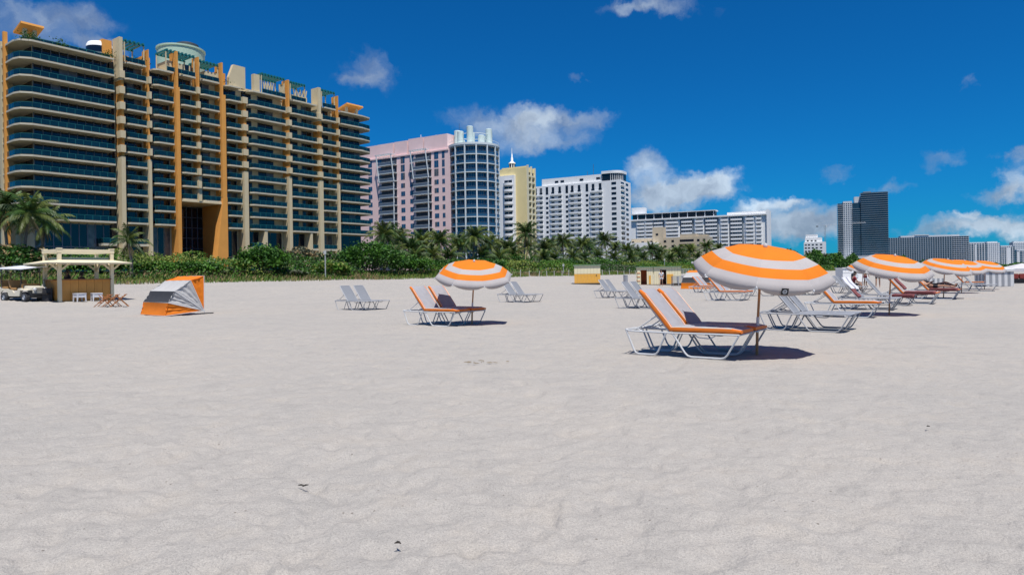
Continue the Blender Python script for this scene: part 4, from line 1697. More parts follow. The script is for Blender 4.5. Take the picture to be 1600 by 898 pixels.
def pink_hotel():
    e = Vector((.848, -.53))
    F = Facade('pink_hotel', 'pink apartment hotel with stepped parapet and slanted white balcony trusses', 700, 236, e)
    rt = F.root
    s = lambda px: F.s(px, 0, 300)
    x0, x1 = s(575), 1.0
    fl = 2.95
    top = F.z(690, 233.5)
    bx('wall', rt, PINK, x0 - 12, x1, 0, 16, -1, top)
    # stepped parapet blocks
    for (a, b, py) in ((560, 590, 229), (590, 614, 224.5), (616, 636, 220.5), (638, 661, 215.5), (662.5, 699, 211)):
        xa, xb = s(a), s(b)
        bx('parapet_block', rt, PINK, xa, xb, .4, 6.5, top, F.z((a + b) / 2, py))
    bx('parapet_band', rt, PINK, x0, x1 - .5, -.25, 0, top - .5, top)
    floors = [top - 3.0 - fl * k for k in range(13)]
    wins = Pieces('window', GLASSB, rt)
    for px in (594, 630, 644, 682.5, 693.5, 579):
        w = .95 if px != 693.5 else .6
        xc = s(px)
        for k, z in enumerate(floors):
            if z < 3:
                continue
            h = 1.55 if k > 2 else 2.35
            wins.add(xc - w + .04, xc - .04, -.06, .02, z, z + h)
            wins.add(xc + .04, xc + w - .04, -.06, .02, z, z + h)
    wins.done()
    for (a, b) in ((596.5, 620.5), (650, 674.5)):
        xa, xb = s(a), s(b)
        for k, z in enumerate(floors):
            if z < 3:
                continue
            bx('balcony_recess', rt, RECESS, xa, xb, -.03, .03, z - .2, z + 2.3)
            bx('balcony_slab', rt, PWHITE, xa - .2, xb + .2, -1.5, -.04, z - .42, z - .2)
            rm = MB()
            rm.bar((xa - .1, -1.42, z + .75), (xb + .1, -1.42, z + .75), .06, .07, 0)
            rm.bar((xa - .1, -1.42, z + .28), (xb + .1, -1.42, z + .28), .03, .82, 1)
            rm.build('balcony_railing', [PWHITE, M('dusty_blue_panel', (.10, .14, .20), .5)], rt)
        zb = floors[-1]
        bx('balcony_column', rt, PWHITE, xb - .5, xb - .2, -1.55, -1.25, 0, floors[3] + 2.3)
        # slanted trusses carrying a flat pergola over the top three floors
        z3, zt = floors[3] + 2.4, top + .5
        for f in (0.02, .98):
            xx = xa + (xb - xa) * f
            MB().bar((xx, -1.5, z3), (xx - 1.0, -1.9, zt), .28).build('slanted_truss', PWHITE, rt)
        pm = MB()
        for i in range(7):
            xx = xa - 1.0 + (xb - xa) * i / 6
            pm.bar((xx, -2.2, zt), (xx, .2, zt), .16, .2)
        pm.bar((xa - 1.2, -2.0, zt + .18), (xb - .8, -2.0, zt + .18), .2, .16).bar((xa - 1.2, -.2, zt + .18), (xb - .8, -.2, zt + .18), .2, .16)
        pm.build('truss_pergola', PWHITE, rt)
    for px in (645, 669, 676):
        xx = s(px)
        MB().tube([(xx, 5, top), (xx, 5, F.z(px, 207))], .12, 5).build('roof_vent', PWHITE, rt)


def round_tower():
    c = at(741.5, 300, 239)
    R0 = 8.75
    t = thing('round_tower', 'round blue glass tower with white floor rings and rooftop cylinders', 'building', (c.x, c.y, 0), 0)
    fl = 3.03
    ztop = at(741, 227, 232).z
    n = 64
    MB().lathe([(R0 - 1.2, -1), (R0 - 1.2, ztop - .2)], n).build('glass_drum', GLASSB, t, True)
    lv = [ztop - fl * k for k in range(15)]
    rim = MB().lathe([(R0 - 1.25, -.26), (R0 + .05, -.26), (R0 + .05, 0), (R0 - 1.25, 0)], n).mesh('floor_ring', PWHITE, True)
    hand = MB().lathe([(R0 - .03, 1.0), (R0 + .03, 1.0), (R0 + .03, 1.05), (R0 - .03, 1.05), (R0 - .03, 1.0)], n).mesh('railing_ring', M('steel_blue_mullion', (.20, .28, .34), .5), True)
    low = MB().lathe([(R0 - .05, .1), (R0 - .05, .98)], n).mesh('glass_balustrade', M('blue_balustrade', (.03, .10, .19), .12, .2, .5, spec=.6), True)
    for k, z in enumerate(lv):
        if z < 2:
            continue
        link('floor_ring', rim, t, (0, 0, z))
        if k:
            link('railing_ring', hand, t, (0, 0, z))
            link('glass_balustrade', low, t, (0, 0, z))
    cm = MB().box(-.22, .22, -.2, .2, 0, ztop + 1.5).mesh('column', PWHITE)
    mm = MB().box(-.04, .04, -.06, .06, 0, ztop).mesh('mullion', M('steel_blue_mullion', (.20, .28, .34), .5))
    for i in range(14):
        a = R(-90 + 8 + i * 360 / 14)
        o = link('column', cm, t, (math.cos(a) * R0, math.sin(a) * R0, -1), (0, 0, a + math.pi / 2))
        for j in range(1, 4):
            b = a + R(360 / 14) * j / 4
            link('mullion', mm, t, (math.cos(b) * (R0 - 1.15), math.sin(b) * (R0 - 1.15), -.5), (0, 0, b + math.pi / 2))
    MB().lathe([(R0 + .1, ztop + .01), (R0 + .25, ztop + .1), (R0 + .25, ztop + .8), (R0 - .2, ztop + .8), (.01, ztop + 1.0)], n).build('roof_ring', PWHITE, t, True)
    MB().lathe([(R0 - .2, ztop + 1.7), (R0 - .12, ztop + 1.7), (R0 - .12, ztop + 1.78), (R0 - .2, ztop + 1.78)], n).build('roof_railing', PWHITE, t, True)
    for i in range(9):
        a = 2 * math.pi * i / 9 + .35
        r = 5.7
        h = (6.3, 5.3, 6.6, 3.6)[i % 4]
        MB().lathe([(1.12, .8), (1.12, h), (1.0, h + .12), (.01, h + .15)], 16, (math.cos(a) * r, math.sin(a) * r, ztop)).build('roof_cylinder', M('mint_white_paint', (.60, .70, .66), .7, .04), t, True)
    MB().lathe([(5.6, 4.4), (5.8, 4.4), (5.8, 4.6), (5.6, 4.6), (5.6, 4.4)], 40, (0, 0, ztop)).build('tie_ring', PWHITE, t, True)
    MB().tube([(-5, 0, ztop), (-5, 0, ztop + 9)], .06, 5).build('antenna', DARKG, t)


def yellow_hotel():
    e = Vector((.86, -.51))
    F = Facade('yellow_hotel', 'yellow hotel with white curved balconies and a small cupola', 823, 322, e)
    rt = F.root
    s = lambda px: F.s(px, 0, 300)
    xa, xb = s(776), s(824)
    top = F.z(822, 259)
    zl = F.z(785, 266)
    bx('wall', rt, YELL, xa, 0, 0, 7.6, -1, top - .6)
    bx('roof_parapet', rt, YELL, xa + 3, 0, .3, 2, top - .6, top)
    # white balcony stack on the south face
    wx0, wx1 = s(778), s(806)
    wt = F.z(795, 275)
    bx('white_bay', rt, WHITEB, wx0, wx1, -1.6, -.02, -1, wt)
    fl = 3.0
    z = wt - 4.6
    k = 0
    bal = MB()
    n = 10
    pts = [(math.cos(math.pi * i / n) * 2.6, -math.sin(math.pi * i / n) * 1.7) for i in range(n + 1)]
    slab = MB().prism(pts[::-1], -.15, .95).mesh('curved_balcony', WHITEB)
    bxc = s(797)
    while z > 3:
        link('curved_balcony', slab, rt, (bxc, -1.62, z))
        bx('window', rt, GLASSK, bxc - 2.1, bxc - .1, -1.68, -1.61, z + .9, z + 2.3)
        bx('window', rt, GLASSK, bxc + .1, bxc + 2.1, -1.68, -1.61, z + .9, z + 2.3)
        z -= fl
        k += 1
    # east face: fins and windows
    for i, (p, h) in enumerate(((.35, .4), (3.7, 0), (7.2, -.4))):
        bx('fin', rt, M('pale_yellow_fin', (.74, .68, .48), .85), .02, .9, p - .25, p + .25, -1, top + h)
    z = top - 5
    ws = Pieces('window', GLASSK, rt)
    while z > 3:
        for j in range(2):
            ws.add(.02, .10, .75 + j * 3.4, 3.3 + j * 3.4, z + .9, z + 2.2)
            bx('balcony_slab', rt, M('pale_yellow_fin', (.74, .68, .48), .85), .12, .7, .62 + j * 3.4, 3.43 + j * 3.4, z - .1, z + .75)
        z -= fl
    ws.done()
    # cupola with spire
    cx = s(793.5)
    zc = F.z(793, 263)
    cu = MB().lathe([(1.9, 0), (1.9, .5), (1.5, .6), (1.5, 3.2), (1.75, 3.3), (1.75, 3.6), (.8, 4.2), (.55, 4.6), (.5, 6.2), (.32, 6.4), (.28, 8), (.12, 8.2), (.06, 11), (.01, 11.2)], 16, (cx, 4.4, zc - .6)).build('cupola', WHITEB, rt, True)
    bx('cupola_base', rt, YELL, cx - 2.4, cx + 2.4, 2.1, 7.3, top - .62, zc - .3)
    for i in range(8):
        a = 2 * math.pi * i / 8
        MB().box(-.35, .35, -.06, .06, .9, 3.2, mat=Matrix.Translation((cx + 1.5 * math.cos(a), 4.4 + 1.5 * math.sin(a), zc - .6)) @ Matrix.Rotation(a + math.pi / 2, 4, 'Z')).build('cupola_opening', GLASSK, cu)


def white_hotel():
    e = Vector((.876, -.483))
    F = Facade('white_hotel', 'tall white hotel with ribbon balconies and a rounded glass penthouse corner', 969, 405, e)
    rt = F.root
    s = lambda px: F.s(px, 0, 320)
    xw = s(826)
    top = F.z(940, 283)
    fl = 3.02
    bx('wall', rt, WHITEB, xw, 0, 0, 19, -1, top)
    # set-back attic and rounded penthouse corner
    bx('attic', rt, WHITEB, s(846), -5.5, 1.2, 15, top, top + 4.4)
    n = 14
    rp = 5.6
    pen = [(-11.5, 12)] + [(-11.5, .6)] + [(-6 + rp * math.sin(math.pi / 2 * i / n), .6 + rp - rp * math.cos(math.pi / 2 * i / n)) for i in range(n + 1)] + [(-6 + rp, 12)]
    MB().prism(pen, top, top + 4.3).build('penthouse_glass', GLASSK, rt)
    pl = [(x - .3 if x < -8 else x + .45, y - .45 if y < 10 else y) for x, y in pen]
    MB().prism(pl, top + 4.31, top + 5.9).build('penthouse_parapet', WHITEB, rt)
    mm = MB()
    for i in range(0, n + 1, 2):
        x, y = pen[2 + i]
        mm.bar((x * 1.003, y - .03, top), (x * 1.003, y - .03, top + 4.3), .25)
    mm.build('penthouse_mullion', WHITEB, rt)
    wins = Pieces('window', GLASSK, rt)
    bays = [(834, 848.5), (860.5, 878.5), (890.5, 909), (923, 942)]
    cols = [855, 886, 917.5]
    zf = [top - 6.2 - fl * k for k in range(17)]
    for (a, b) in bays:
        xa, xb = s(a), s(b)
        for f in (.22, .80):
            xc = xa + (xb - xa) * f
            wins.add(xc - .85, xc + .85, -.05, .05, top - 6.0, top - 1.2)
        for k, z in enumerate(zf):
            if z < 2:
                continue
            bx('balcony', rt, WHITEB, xa, xb, -1.15, -.02, z - .25, z + .72)
            bx('balcony_recess', rt, M('pale_grey_wall', (.60, .62, .64), .8), xa + .1, xb - .1, -.025, .02, z + .72, z + 2.1)
            for f in (.20, .80):
                xc = xa + (xb - xa) * f
                wins.add(xc - 1.05, xc + 1.05, -.05, .05, z + .78, z + 2.0)
    for px in cols:
        xc = s(px)
        wins.add(xc - .85, xc + .85, -.05, .05, top - 5.6, top - .9)
        for z in zf:
            if z > 2:
                wins.add(xc - .85, xc + .85, -.05, .05, z + .6, z + 2.1)
    xc = s(959.5)
    for z in [top - 3.2] + zf:
        if z > 2:
            wins.add(xc - 1.5, xc + 1.5, -.05, .05, z + .55, z + 2.1)
    # east return: piers with windows between
    for i, (y0, y1) in enumerate(((1.2, 7.0), (10.0, 14.5))):
        for z in [top - 3.2] + zf:
            if z > 2:
                wins.add(-.05, .05, y0, y1, z + .7, z + 2.1)
                if i == 0:
                    bx('balcony', rt, WHITEB, .06, 1.0, y0 - .3, y1 + .3, z - .25, z + .65)
    wins.done()
    for px, dy in ((869, .3), (908, .3), (934, .3), (878, .3)):
        bx('attic_window', rt, GLASSK, s(px) - 1.2, s(px) + 1.2, 1.12, 1.25, top + 1.4, top + 2.7)
    MB().tube([(-20, 8, top + 3), (-20, 8, top + 12)], .12, 5).build('antenna', DARKG, rt)
    MB().tube([(-24, 8, top + 3), (-24, 8, top + 8)], .1, 5).build('antenna', DARKG, rt)


def long_hotel():
    e = Vector((.90, -.437))
    F = Facade('long_white_hotel', 'long white hotel slab with striped balconies and dark glazed top floor', 1200, 507, e)
    rt = F.root
    s = lambda px: F.s(px, 0, 360)
    xw = s(984)
    top = F.z(1196, 333)
    fl = 2.95
    bx('wall', rt, WHITEB, xw, -1.2, .9, 16, -1, top)
    bx('end_wall', rt, WHITEB, -1.2, .4, -.6, 16, -1, top + 2.6)
    bx('cornice', rt, WHITEB, xw, -1.2, -.7, .88, top - 1.1, top)
    bx('attic', rt, WHITEB, s(1136), -1.3, 1.5, 12, top + .01, top + 2.0)
    bx('attic_glass', rt, GLASSK, s(988), s(1117), 1.5, 10, top + .01, top + 4.0)
    bx('attic_roof', rt, GREYW, s(986), s(1119), .4, 11, top + 4.01, top + 4.7)
    for i in range(10):
        xx = s(996) + (s(1115) - s(996)) * i / 9
        bx('attic_mullion', rt, WHITEB, xx - .25, xx + .25, 1.3, 1.49, top, top + 4.0)
    bx('plant_room', rt, WHITEB, s(984), s(1004), 6, 14, top + 4, F.z(994, 325, 8))
    zf = [top - 1.2 - fl * (k + 1) for k in range(14)]
    wins = Pieces('window', BLUEG, rt)
    # glazed blue bays with little white balconies, and striped white bays between
    blue = [(1021, 1036), (1064, 1082), (1102, 1121), (1141, 1160)]
    strp = [(995, 1007), (1008, 1020), (1040, 1060), (1086, 1099), (1126, 1138), (1165, 1178), (1181, 1190)]
    for (a, b) in blue:
        xa, xb = s(a), s(b)
        for z in zf:
            if z < 1:
                continue
            wins.add(xa - .8, xb + .8, .80, .92, z, z + fl - .15)
            bx('balcony', rt, WHITEB, xa + .3, xb - .3, -.4, .78, z - .15, z + 1.2)
            mb = MB()
            for i in range(6):
                xx = xa + (xb - xa) * i / 5
                mb.bar((xx, .76, z + .95), (xx, .76, z + fl - .15), .3, .1)
            o = mb.build('window_mullions', WHITEB, rt)
            o['kind'] = 'stuff'
    for (a, b) in strp:
        xa, xb = s(a), s(b)
        for z in zf:
            if z < 1:
                continue
            bx('balcony', rt, WHITEB, xa, xb, -.35, .86, z - .15, z + 1.3)
            wins.add(xa + .7, xb - .7, .78, .92, z + 1.3, z + 2.25)
    wins.done()


def beige_hotel():
    e = Vector((.876, -.483))
    F = Facade('beige_hotel', 'low beige art deco hotel with stair tower in front of the long white slab', 1104, 420, e)
    rt = F.root
    s = lambda px: F.s(px, 0, 370)
    top = F.z(1050, 371)
    bx('wall', rt, BEIGE, s(985), 0, 0, 14, -1, top)
    bx('stair_tower', rt, BEIGE, s(1020), s(1036.5), -.6, 6, top - 14, F.z(1028, 355))
    bx('roof_block', rt, BEIGE, s(1062), s(1087), .5, 8, top, top + 1.8)
    bx('roof_block', rt, BEIGE, s(1092), s(1104), .3, 8, top, top + 1.2)
    bx('front_wing', rt, WHITEB, s(980), s(1030), -9, -.7, -1, F.z(1005, 380))
    ws = Pieces('window', GLASSK, rt)
    for z in (top - 3.0, top - 6.2, top - 9.4, top - 12.6):
        for px in (989, 1004, 1013, 1031, 1039, 1051, 1091, 1100):
            ws.add(s(px) - .8, s(px) + .8, -.05, .05, z, z + 1.4)
        for (a, b) in ((1062, 1084), (1016, 1027)):
            xa, xb = s(a), s(b)
            bx('balcony_recess', rt, GLASSK, xa, xb, -.04, .03, z - .1, z + 1.5)
            bx('balcony', rt, BEIGE, xa - .2, xb + .2, -1.3, -.05, z - 1.3, z - .12)
    ws.add(s(1027) - .8, s(1027) + .8, -.66, -.59, top + 1.6, top + 2.9)
    ws.done()


def stepped_hotel():
    F = Facade('stepped_white_hotel', 'small stepped white hotel beside the construction crane', 1289, 640, (.88, -.475))
    rt = F.root
    s = lambda px: F.s(px, 0, 380)
    for i, (a, b, py, y) in enumerate(((1256, 1289, 378, 0), (1257.5, 1283, 371, 2), (1258.5, 1276, 366, 3))):
        bx('wall', rt, WHITEB, s(a), s(b), y, 14, -1 if i == 0 else F.z(1270, 379), F.z(1270, py))
    ws = Pieces('window', GLASSK, rt)
    z = F.z(1270, 379) - 2.6
    while z > 4:
        for px in (1259, 1264, 1270, 1276, 1283):
            ws.add(s(px) - .95, s(px) + .95, -.06, .05, z, z + 1.2)
        z -= 3.0
    for px in (1262, 1268, 1274):
        ws.add(s(px) - .9, s(px) + .9, 1.94, 2.03, F.z(1270, 377), F.z(1270, 375))
    ws.done()


def floor_lines(F, rt, x0, x1, y, z0, z1, step, mat, name, proud=.35, th=.5):
    mb = MB()
    z = z0
    while z < z1:
        mb.box(x0 - .1, x1 + .1, y - proud, y - .02, z, z + th)
        z += step
    o = mb.build(name, mat, rt)
    o['kind'] = 'stuff'


def far_tower():
    F = Facade('dark_glass_tower', 'tall dark glass twin tower with a white vertical stripe', 1388, 1050, (.93, -.37))
    rt = F.root
    s = lambda px: F.s(px, 0, 350)
    zt = F.z(1380, 299.5)
    x0, x1, xe = s(1345.5), s(1388), s(1388)
    bx('glass_shaft', rt, NAVY, x0, x1, 0, 22, -1, zt)
    bx('crown', rt, SLATE, s(1350), s(1362), 4, 14, zt, zt + 2)
    floor_lines(F, rt, x0, x1, 0, 14, zt, 3.3, SLATE, 'floor_line', .7, .55)
    floor_lines(F, rt, x1 + .1, x1 + .9, 22, 14, zt, 3.3, SLATE, 'floor_line', 21.8, .55)
    zl = F.z(1330, 314)
    a, b, c, d = s(1309.5), s(1318), s(1332), s(1345)
    bx('glass_shaft', rt, NAVY, a, d, 3, 22, -1, zl - 3)
    floor_lines(F, rt, a - 1.2, b, 3, 14, zl - 3, 3.3, GREYW, 'floor_line', 1.2, .5)
    bx('white_stripe', rt, GREYW, b, c, 2.2, 20, -1, zl)
    ws = MB()
    z = 12
    while z < zl - 3:
        for i in range(4):
            xx = b + (c - b) * (i + .5) / 4
            ws.box(xx - 1.0, xx + 1.0, 2.1, 2.25, z, z + 1.7)
        z += 3.3
    o = ws.build('stripe_windows', NAVY, rt)
    o['kind'] = 'stuff'
    bx('glass_shaft', rt, NAVY, c + .3, d - .2, 1.8, 20, -1, F.z(1340, 325))
    floor_lines(F, rt, c + .3, d - .2, 1.8, 14, F.z(1340, 325), 3.3, SLATE, 'floor_line', .6, .5)
    bx('white_core', rt, GREYW, s(1336), s(1346.5), 5, 20, 40, F.z(1340, 307))
    bx('podium', rt, GREYW, s(1311), s(1389), -14, -1, -1, F.z(1350, 400))
    lt = Facade('construction_crane', 'thin white tower crane beside the dark glass tower', 1288, 800, (.93, -.37), 'crane')
    r2 = lt.root
    zz = lt.z(1288, 352)
    m = MB()
    for (i, j) in ((-1, -1), (1, -1), (1, 1), (-1, 1)):
        m.bar((i * .8, j * .8, 0), (i * .8, j * .8, zz), .3)
    z = 0
    k = 0
    while z < zz - 3:
        sgn = 1 if k % 2 else -1
        m.bar((-.8 * sgn, -.8, z), (.8 * sgn, -.8, z + 3), .18)
        m.bar((.8, -.8 * sgn, z), (.8, .8 * sgn, z + 3), .18)
        z += 3
        k += 1
    mast = m.build('mast', SLATE, r2)
    xj = lt.s(1352)
    j = MB()
    j.bar((-9, 0, zz), (xj, 0, zz + 1), .3).bar((-9, 0, zz + 1.6), (0, 0, zz + 4), .2).bar((0, 0, zz + 5), (xj, 0, zz + 1.4), .14)
    for i in range(16):
        f0, f1 = i / 16, (i + 1) / 16
        j.bar((xj * f0, 0, zz + f0), (xj * (f0 + f1) / 2, 0, zz + 1.5 + f0), .14).bar((xj * (f0 + f1) / 2, 0, zz + 1.5 + f0), (xj * f1, 0, zz + f1), .14)
    j.build('jib', GREYW, r2)
    bx('counterweight', r2, SLATE, -9.5, -7, -.7, .7, zz - 2, zz)
    bx('cab', r2, GREYW, .9, 2.4, -.8, .8, zz - 2.5, zz - .3)


def far_blocks():
    # (px0, px1, top py left, top py right, Z at right, glass, label)
    F = Facade('blue_glass_slab', 'wide blue grey glass slab block with pale rooftop beside the dark tower', 1512, 1250, (.955, -.297))
    rt = F.root
    s = lambda px: F.s(px, 0, 390)
    zt = F.z(1500, 369)
    x0, x1 = s(1388), 0
    bx('glass_body', rt, BLUEG, x0, x1, 0, 24, -1, zt)
    bx('rooftop', rt, GREYW, s(1408), s(1500), 2, 20, zt, zt + 3.5)
    bx('rooftop', rt, GREYW, s(1430), s(1452), 1, 20, zt + 3.5, zt + 5.2)
    mb = MB()
    n = 34
    for i in range(n + 1):
        xx = x0 + (x1 - x0) * i / n
        mb.box(xx - .55, xx + .55, -.8, -.02, 0, zt)
    o = mb.build('vertical_fins', M('blue_grey_fin', (.27, .32, .37), .7), rt)
    o['kind'] = 'stuff'
    floor_lines(F, rt, x0, x1, 0, 6, zt, 3.6, M('blue_grey_fin', (.27, .32, .37), .7), 'floor_line', .5, .6)
    floor_lines(F, rt, s(1488), x1 + 1.2, 0, 6, zt, 3.6, GREYW, 'corner_balconies', 1.5, .7)
    lst = [(1513, 1541, 380, 1450, BLUEG, 'blue glass block with pale corner beyond the wide glass slab', (1523, 1526)),
           (1541, 1561, 379, 1500, GREYW, 'pale slender tower block beyond the wide glass slab', None),
           (1562, 1584, 385, 1560, BLUEG, 'low blue glass block between two pale towers', (1573, 1579)),
           (1583, 1606, 378, 1900, GREYW, 'farthest grey white tower rising over a lower block', None),
           (1587, 1625, 391, 1600, BLUEG, 'lowest blue grey block at the far end of the row', (1589, 1592))]
    for i, (a, b, py, Z, gm, lb, strip) in enumerate(lst):
        G = Facade('distant_tower_block', lb, b, Z, (.97, -.24), 'building', 'distant blocks at the end of the beach')
        r = G.root
        sx = lambda px: G.s(px, 0, 395)
        zt = G.z(b, py)
        bx('body', r, gm, sx(a), 0, 0, 22, -1, zt)
        bx('rooftop', r, GREYW, sx(a) + 3, -4, 2, 16, zt, zt + 2.8)
        if strip:
            bx('pale_pier', r, GREYW, sx(strip[0]), sx(strip[1]), -.8, -.02, -1, zt - 2)
        floor_lines(G, r, sx(a), 0, 0, 8, zt - 1, 4.2, M('blue_grey_fin', (.27, .32, .37), .7) if gm is GREYW else GREYW, 'floor_line', .5, .8 if gm is GREYW else .5)
        mb = MB()
        for k in range(1, 7):
            xx = sx(a) * k / 7
            mb.box(xx - .6, xx + .6, -.75, -.02, 0, zt)
        o = mb.build('vertical_fins', GREYW, r)
        o['kind'] = 'stuff'


pink_hotel()
round_tower()
yellow_hotel()
white_hotel()
long_hotel()
beige_hotel()
stepped_hotel()
far_tower()
far_blocks()

# ------------------------------------------------------------------ people (each body one skinned, continuous mesh)
SKIN = M('skin', (.42, .24, .16), .6, .08, 6, spec=.3)
SKIND = M('tanned_skin', (.22, .115, .07), .6, .08, 6, spec=.3)
HAIR = M('dark_hair', (.012, .010, .009), .6)


def skin_mesh(name, verts, edges, radii, mat, sub=2):
    me = bpy.data.meshes.new(name)
    me.from_pydata(verts, edges, [])
    o = bpy.data.objects.new(name, me)
    COL.objects.link(o)
    md = o.modifiers.new('skin', 'SKIN')
    md.use_smooth_shade = True
    for i, r in enumerate(radii):
        r = r if isinstance(r, tuple) else (r, r)
        me.skin_vertices[0].data[i].radius = r
    me.skin_vertices[0].data[0].use_root = True
    sb = o.modifiers.new('sub', 'SUBSURF')
    sb.levels = sub
    sb.render_levels = sub
    dg = bpy.context.evaluated_depsgraph_get()
    dg.update()
    nm = bpy.data.meshes.new_from_object(o.evaluated_get(dg))
    nm.name = name
    nm.materials.clear()
    nm.materials.append(mat)
    bpy.data.objects.remove(o, do_unlink=True)
    return nm


POSES = {
    # joint positions in metres: pelvis at origin; x right, y forward, z up
    'stand': dict(pelvis=(0, 0, .95), chest=(0, .01, 1.33), neck=(0, .01, 1.48), head=(0, .03, 1.64), hipL=(-.10, 0, .90), kneeL=(-.11, .03, .49), ankL=(-.12, -.02, .08), toeL=(-.13, .15, .03),
                  hipR=(.10, 0, .90), kneeR=(.12, .05, .49), ankR=(.14, .01, .08), toeR=(.16, .17, .03), shL=(-.19, 0, 1.40), elL=(-.25, -.02, 1.12), wrL=(-.24, .12, .90), shR=(.19, 0, 1.40), elR=(.26, .02, 1.12), wrR=(.20, .20, .96)),
    'lie': dict(pelvis=(0, 0, .12), chest=(0, -.40, .26), neck=(0, -.53, .40), head=(0, -.62, .52), hipL=(-.10, .06, .11), kneeL=(-.13, .48, .26), ankL=(-.12, .88, .08), toeL=(-.13, .95, .22),
                hipR=(.10, .06, .11), kneeR=(.13, .50, .12), ankR=(.13, .92, .07), toeR=(.15, .97, .22), shL=(-.19, -.45, .30), elL=(-.28, -.20, .14), wrL=(-.22, .04, .12), shR=(.19, -.45, .30), elR=(.29, -.22, .16), wrR=(.12, -.05, .28)),
    'sit': dict(pelvis=(0, 0, .10), chest=(0, .08, .48), neck=(0, .11, .63), head=(0, .16, .78), hipL=(-.10, .06, .10), kneeL=(-.16, .45, .16), ankL=(-.15, .52, -.26), toeL=(-.16, .68, -.33),
                hipR=(.10, .06, .10), kneeR=(.15, .46, .16), ankR=(.16, .50, -.26), toeR=(.18, .66, -.33), shL=(-.19, .08, .55), elL=(-.26, .22, .30), wrL=(-.14, .42, .24), shR=(.19, .08, .55), elR=(.27, .20, .30), wrR=(.14, .42, .24)),
}


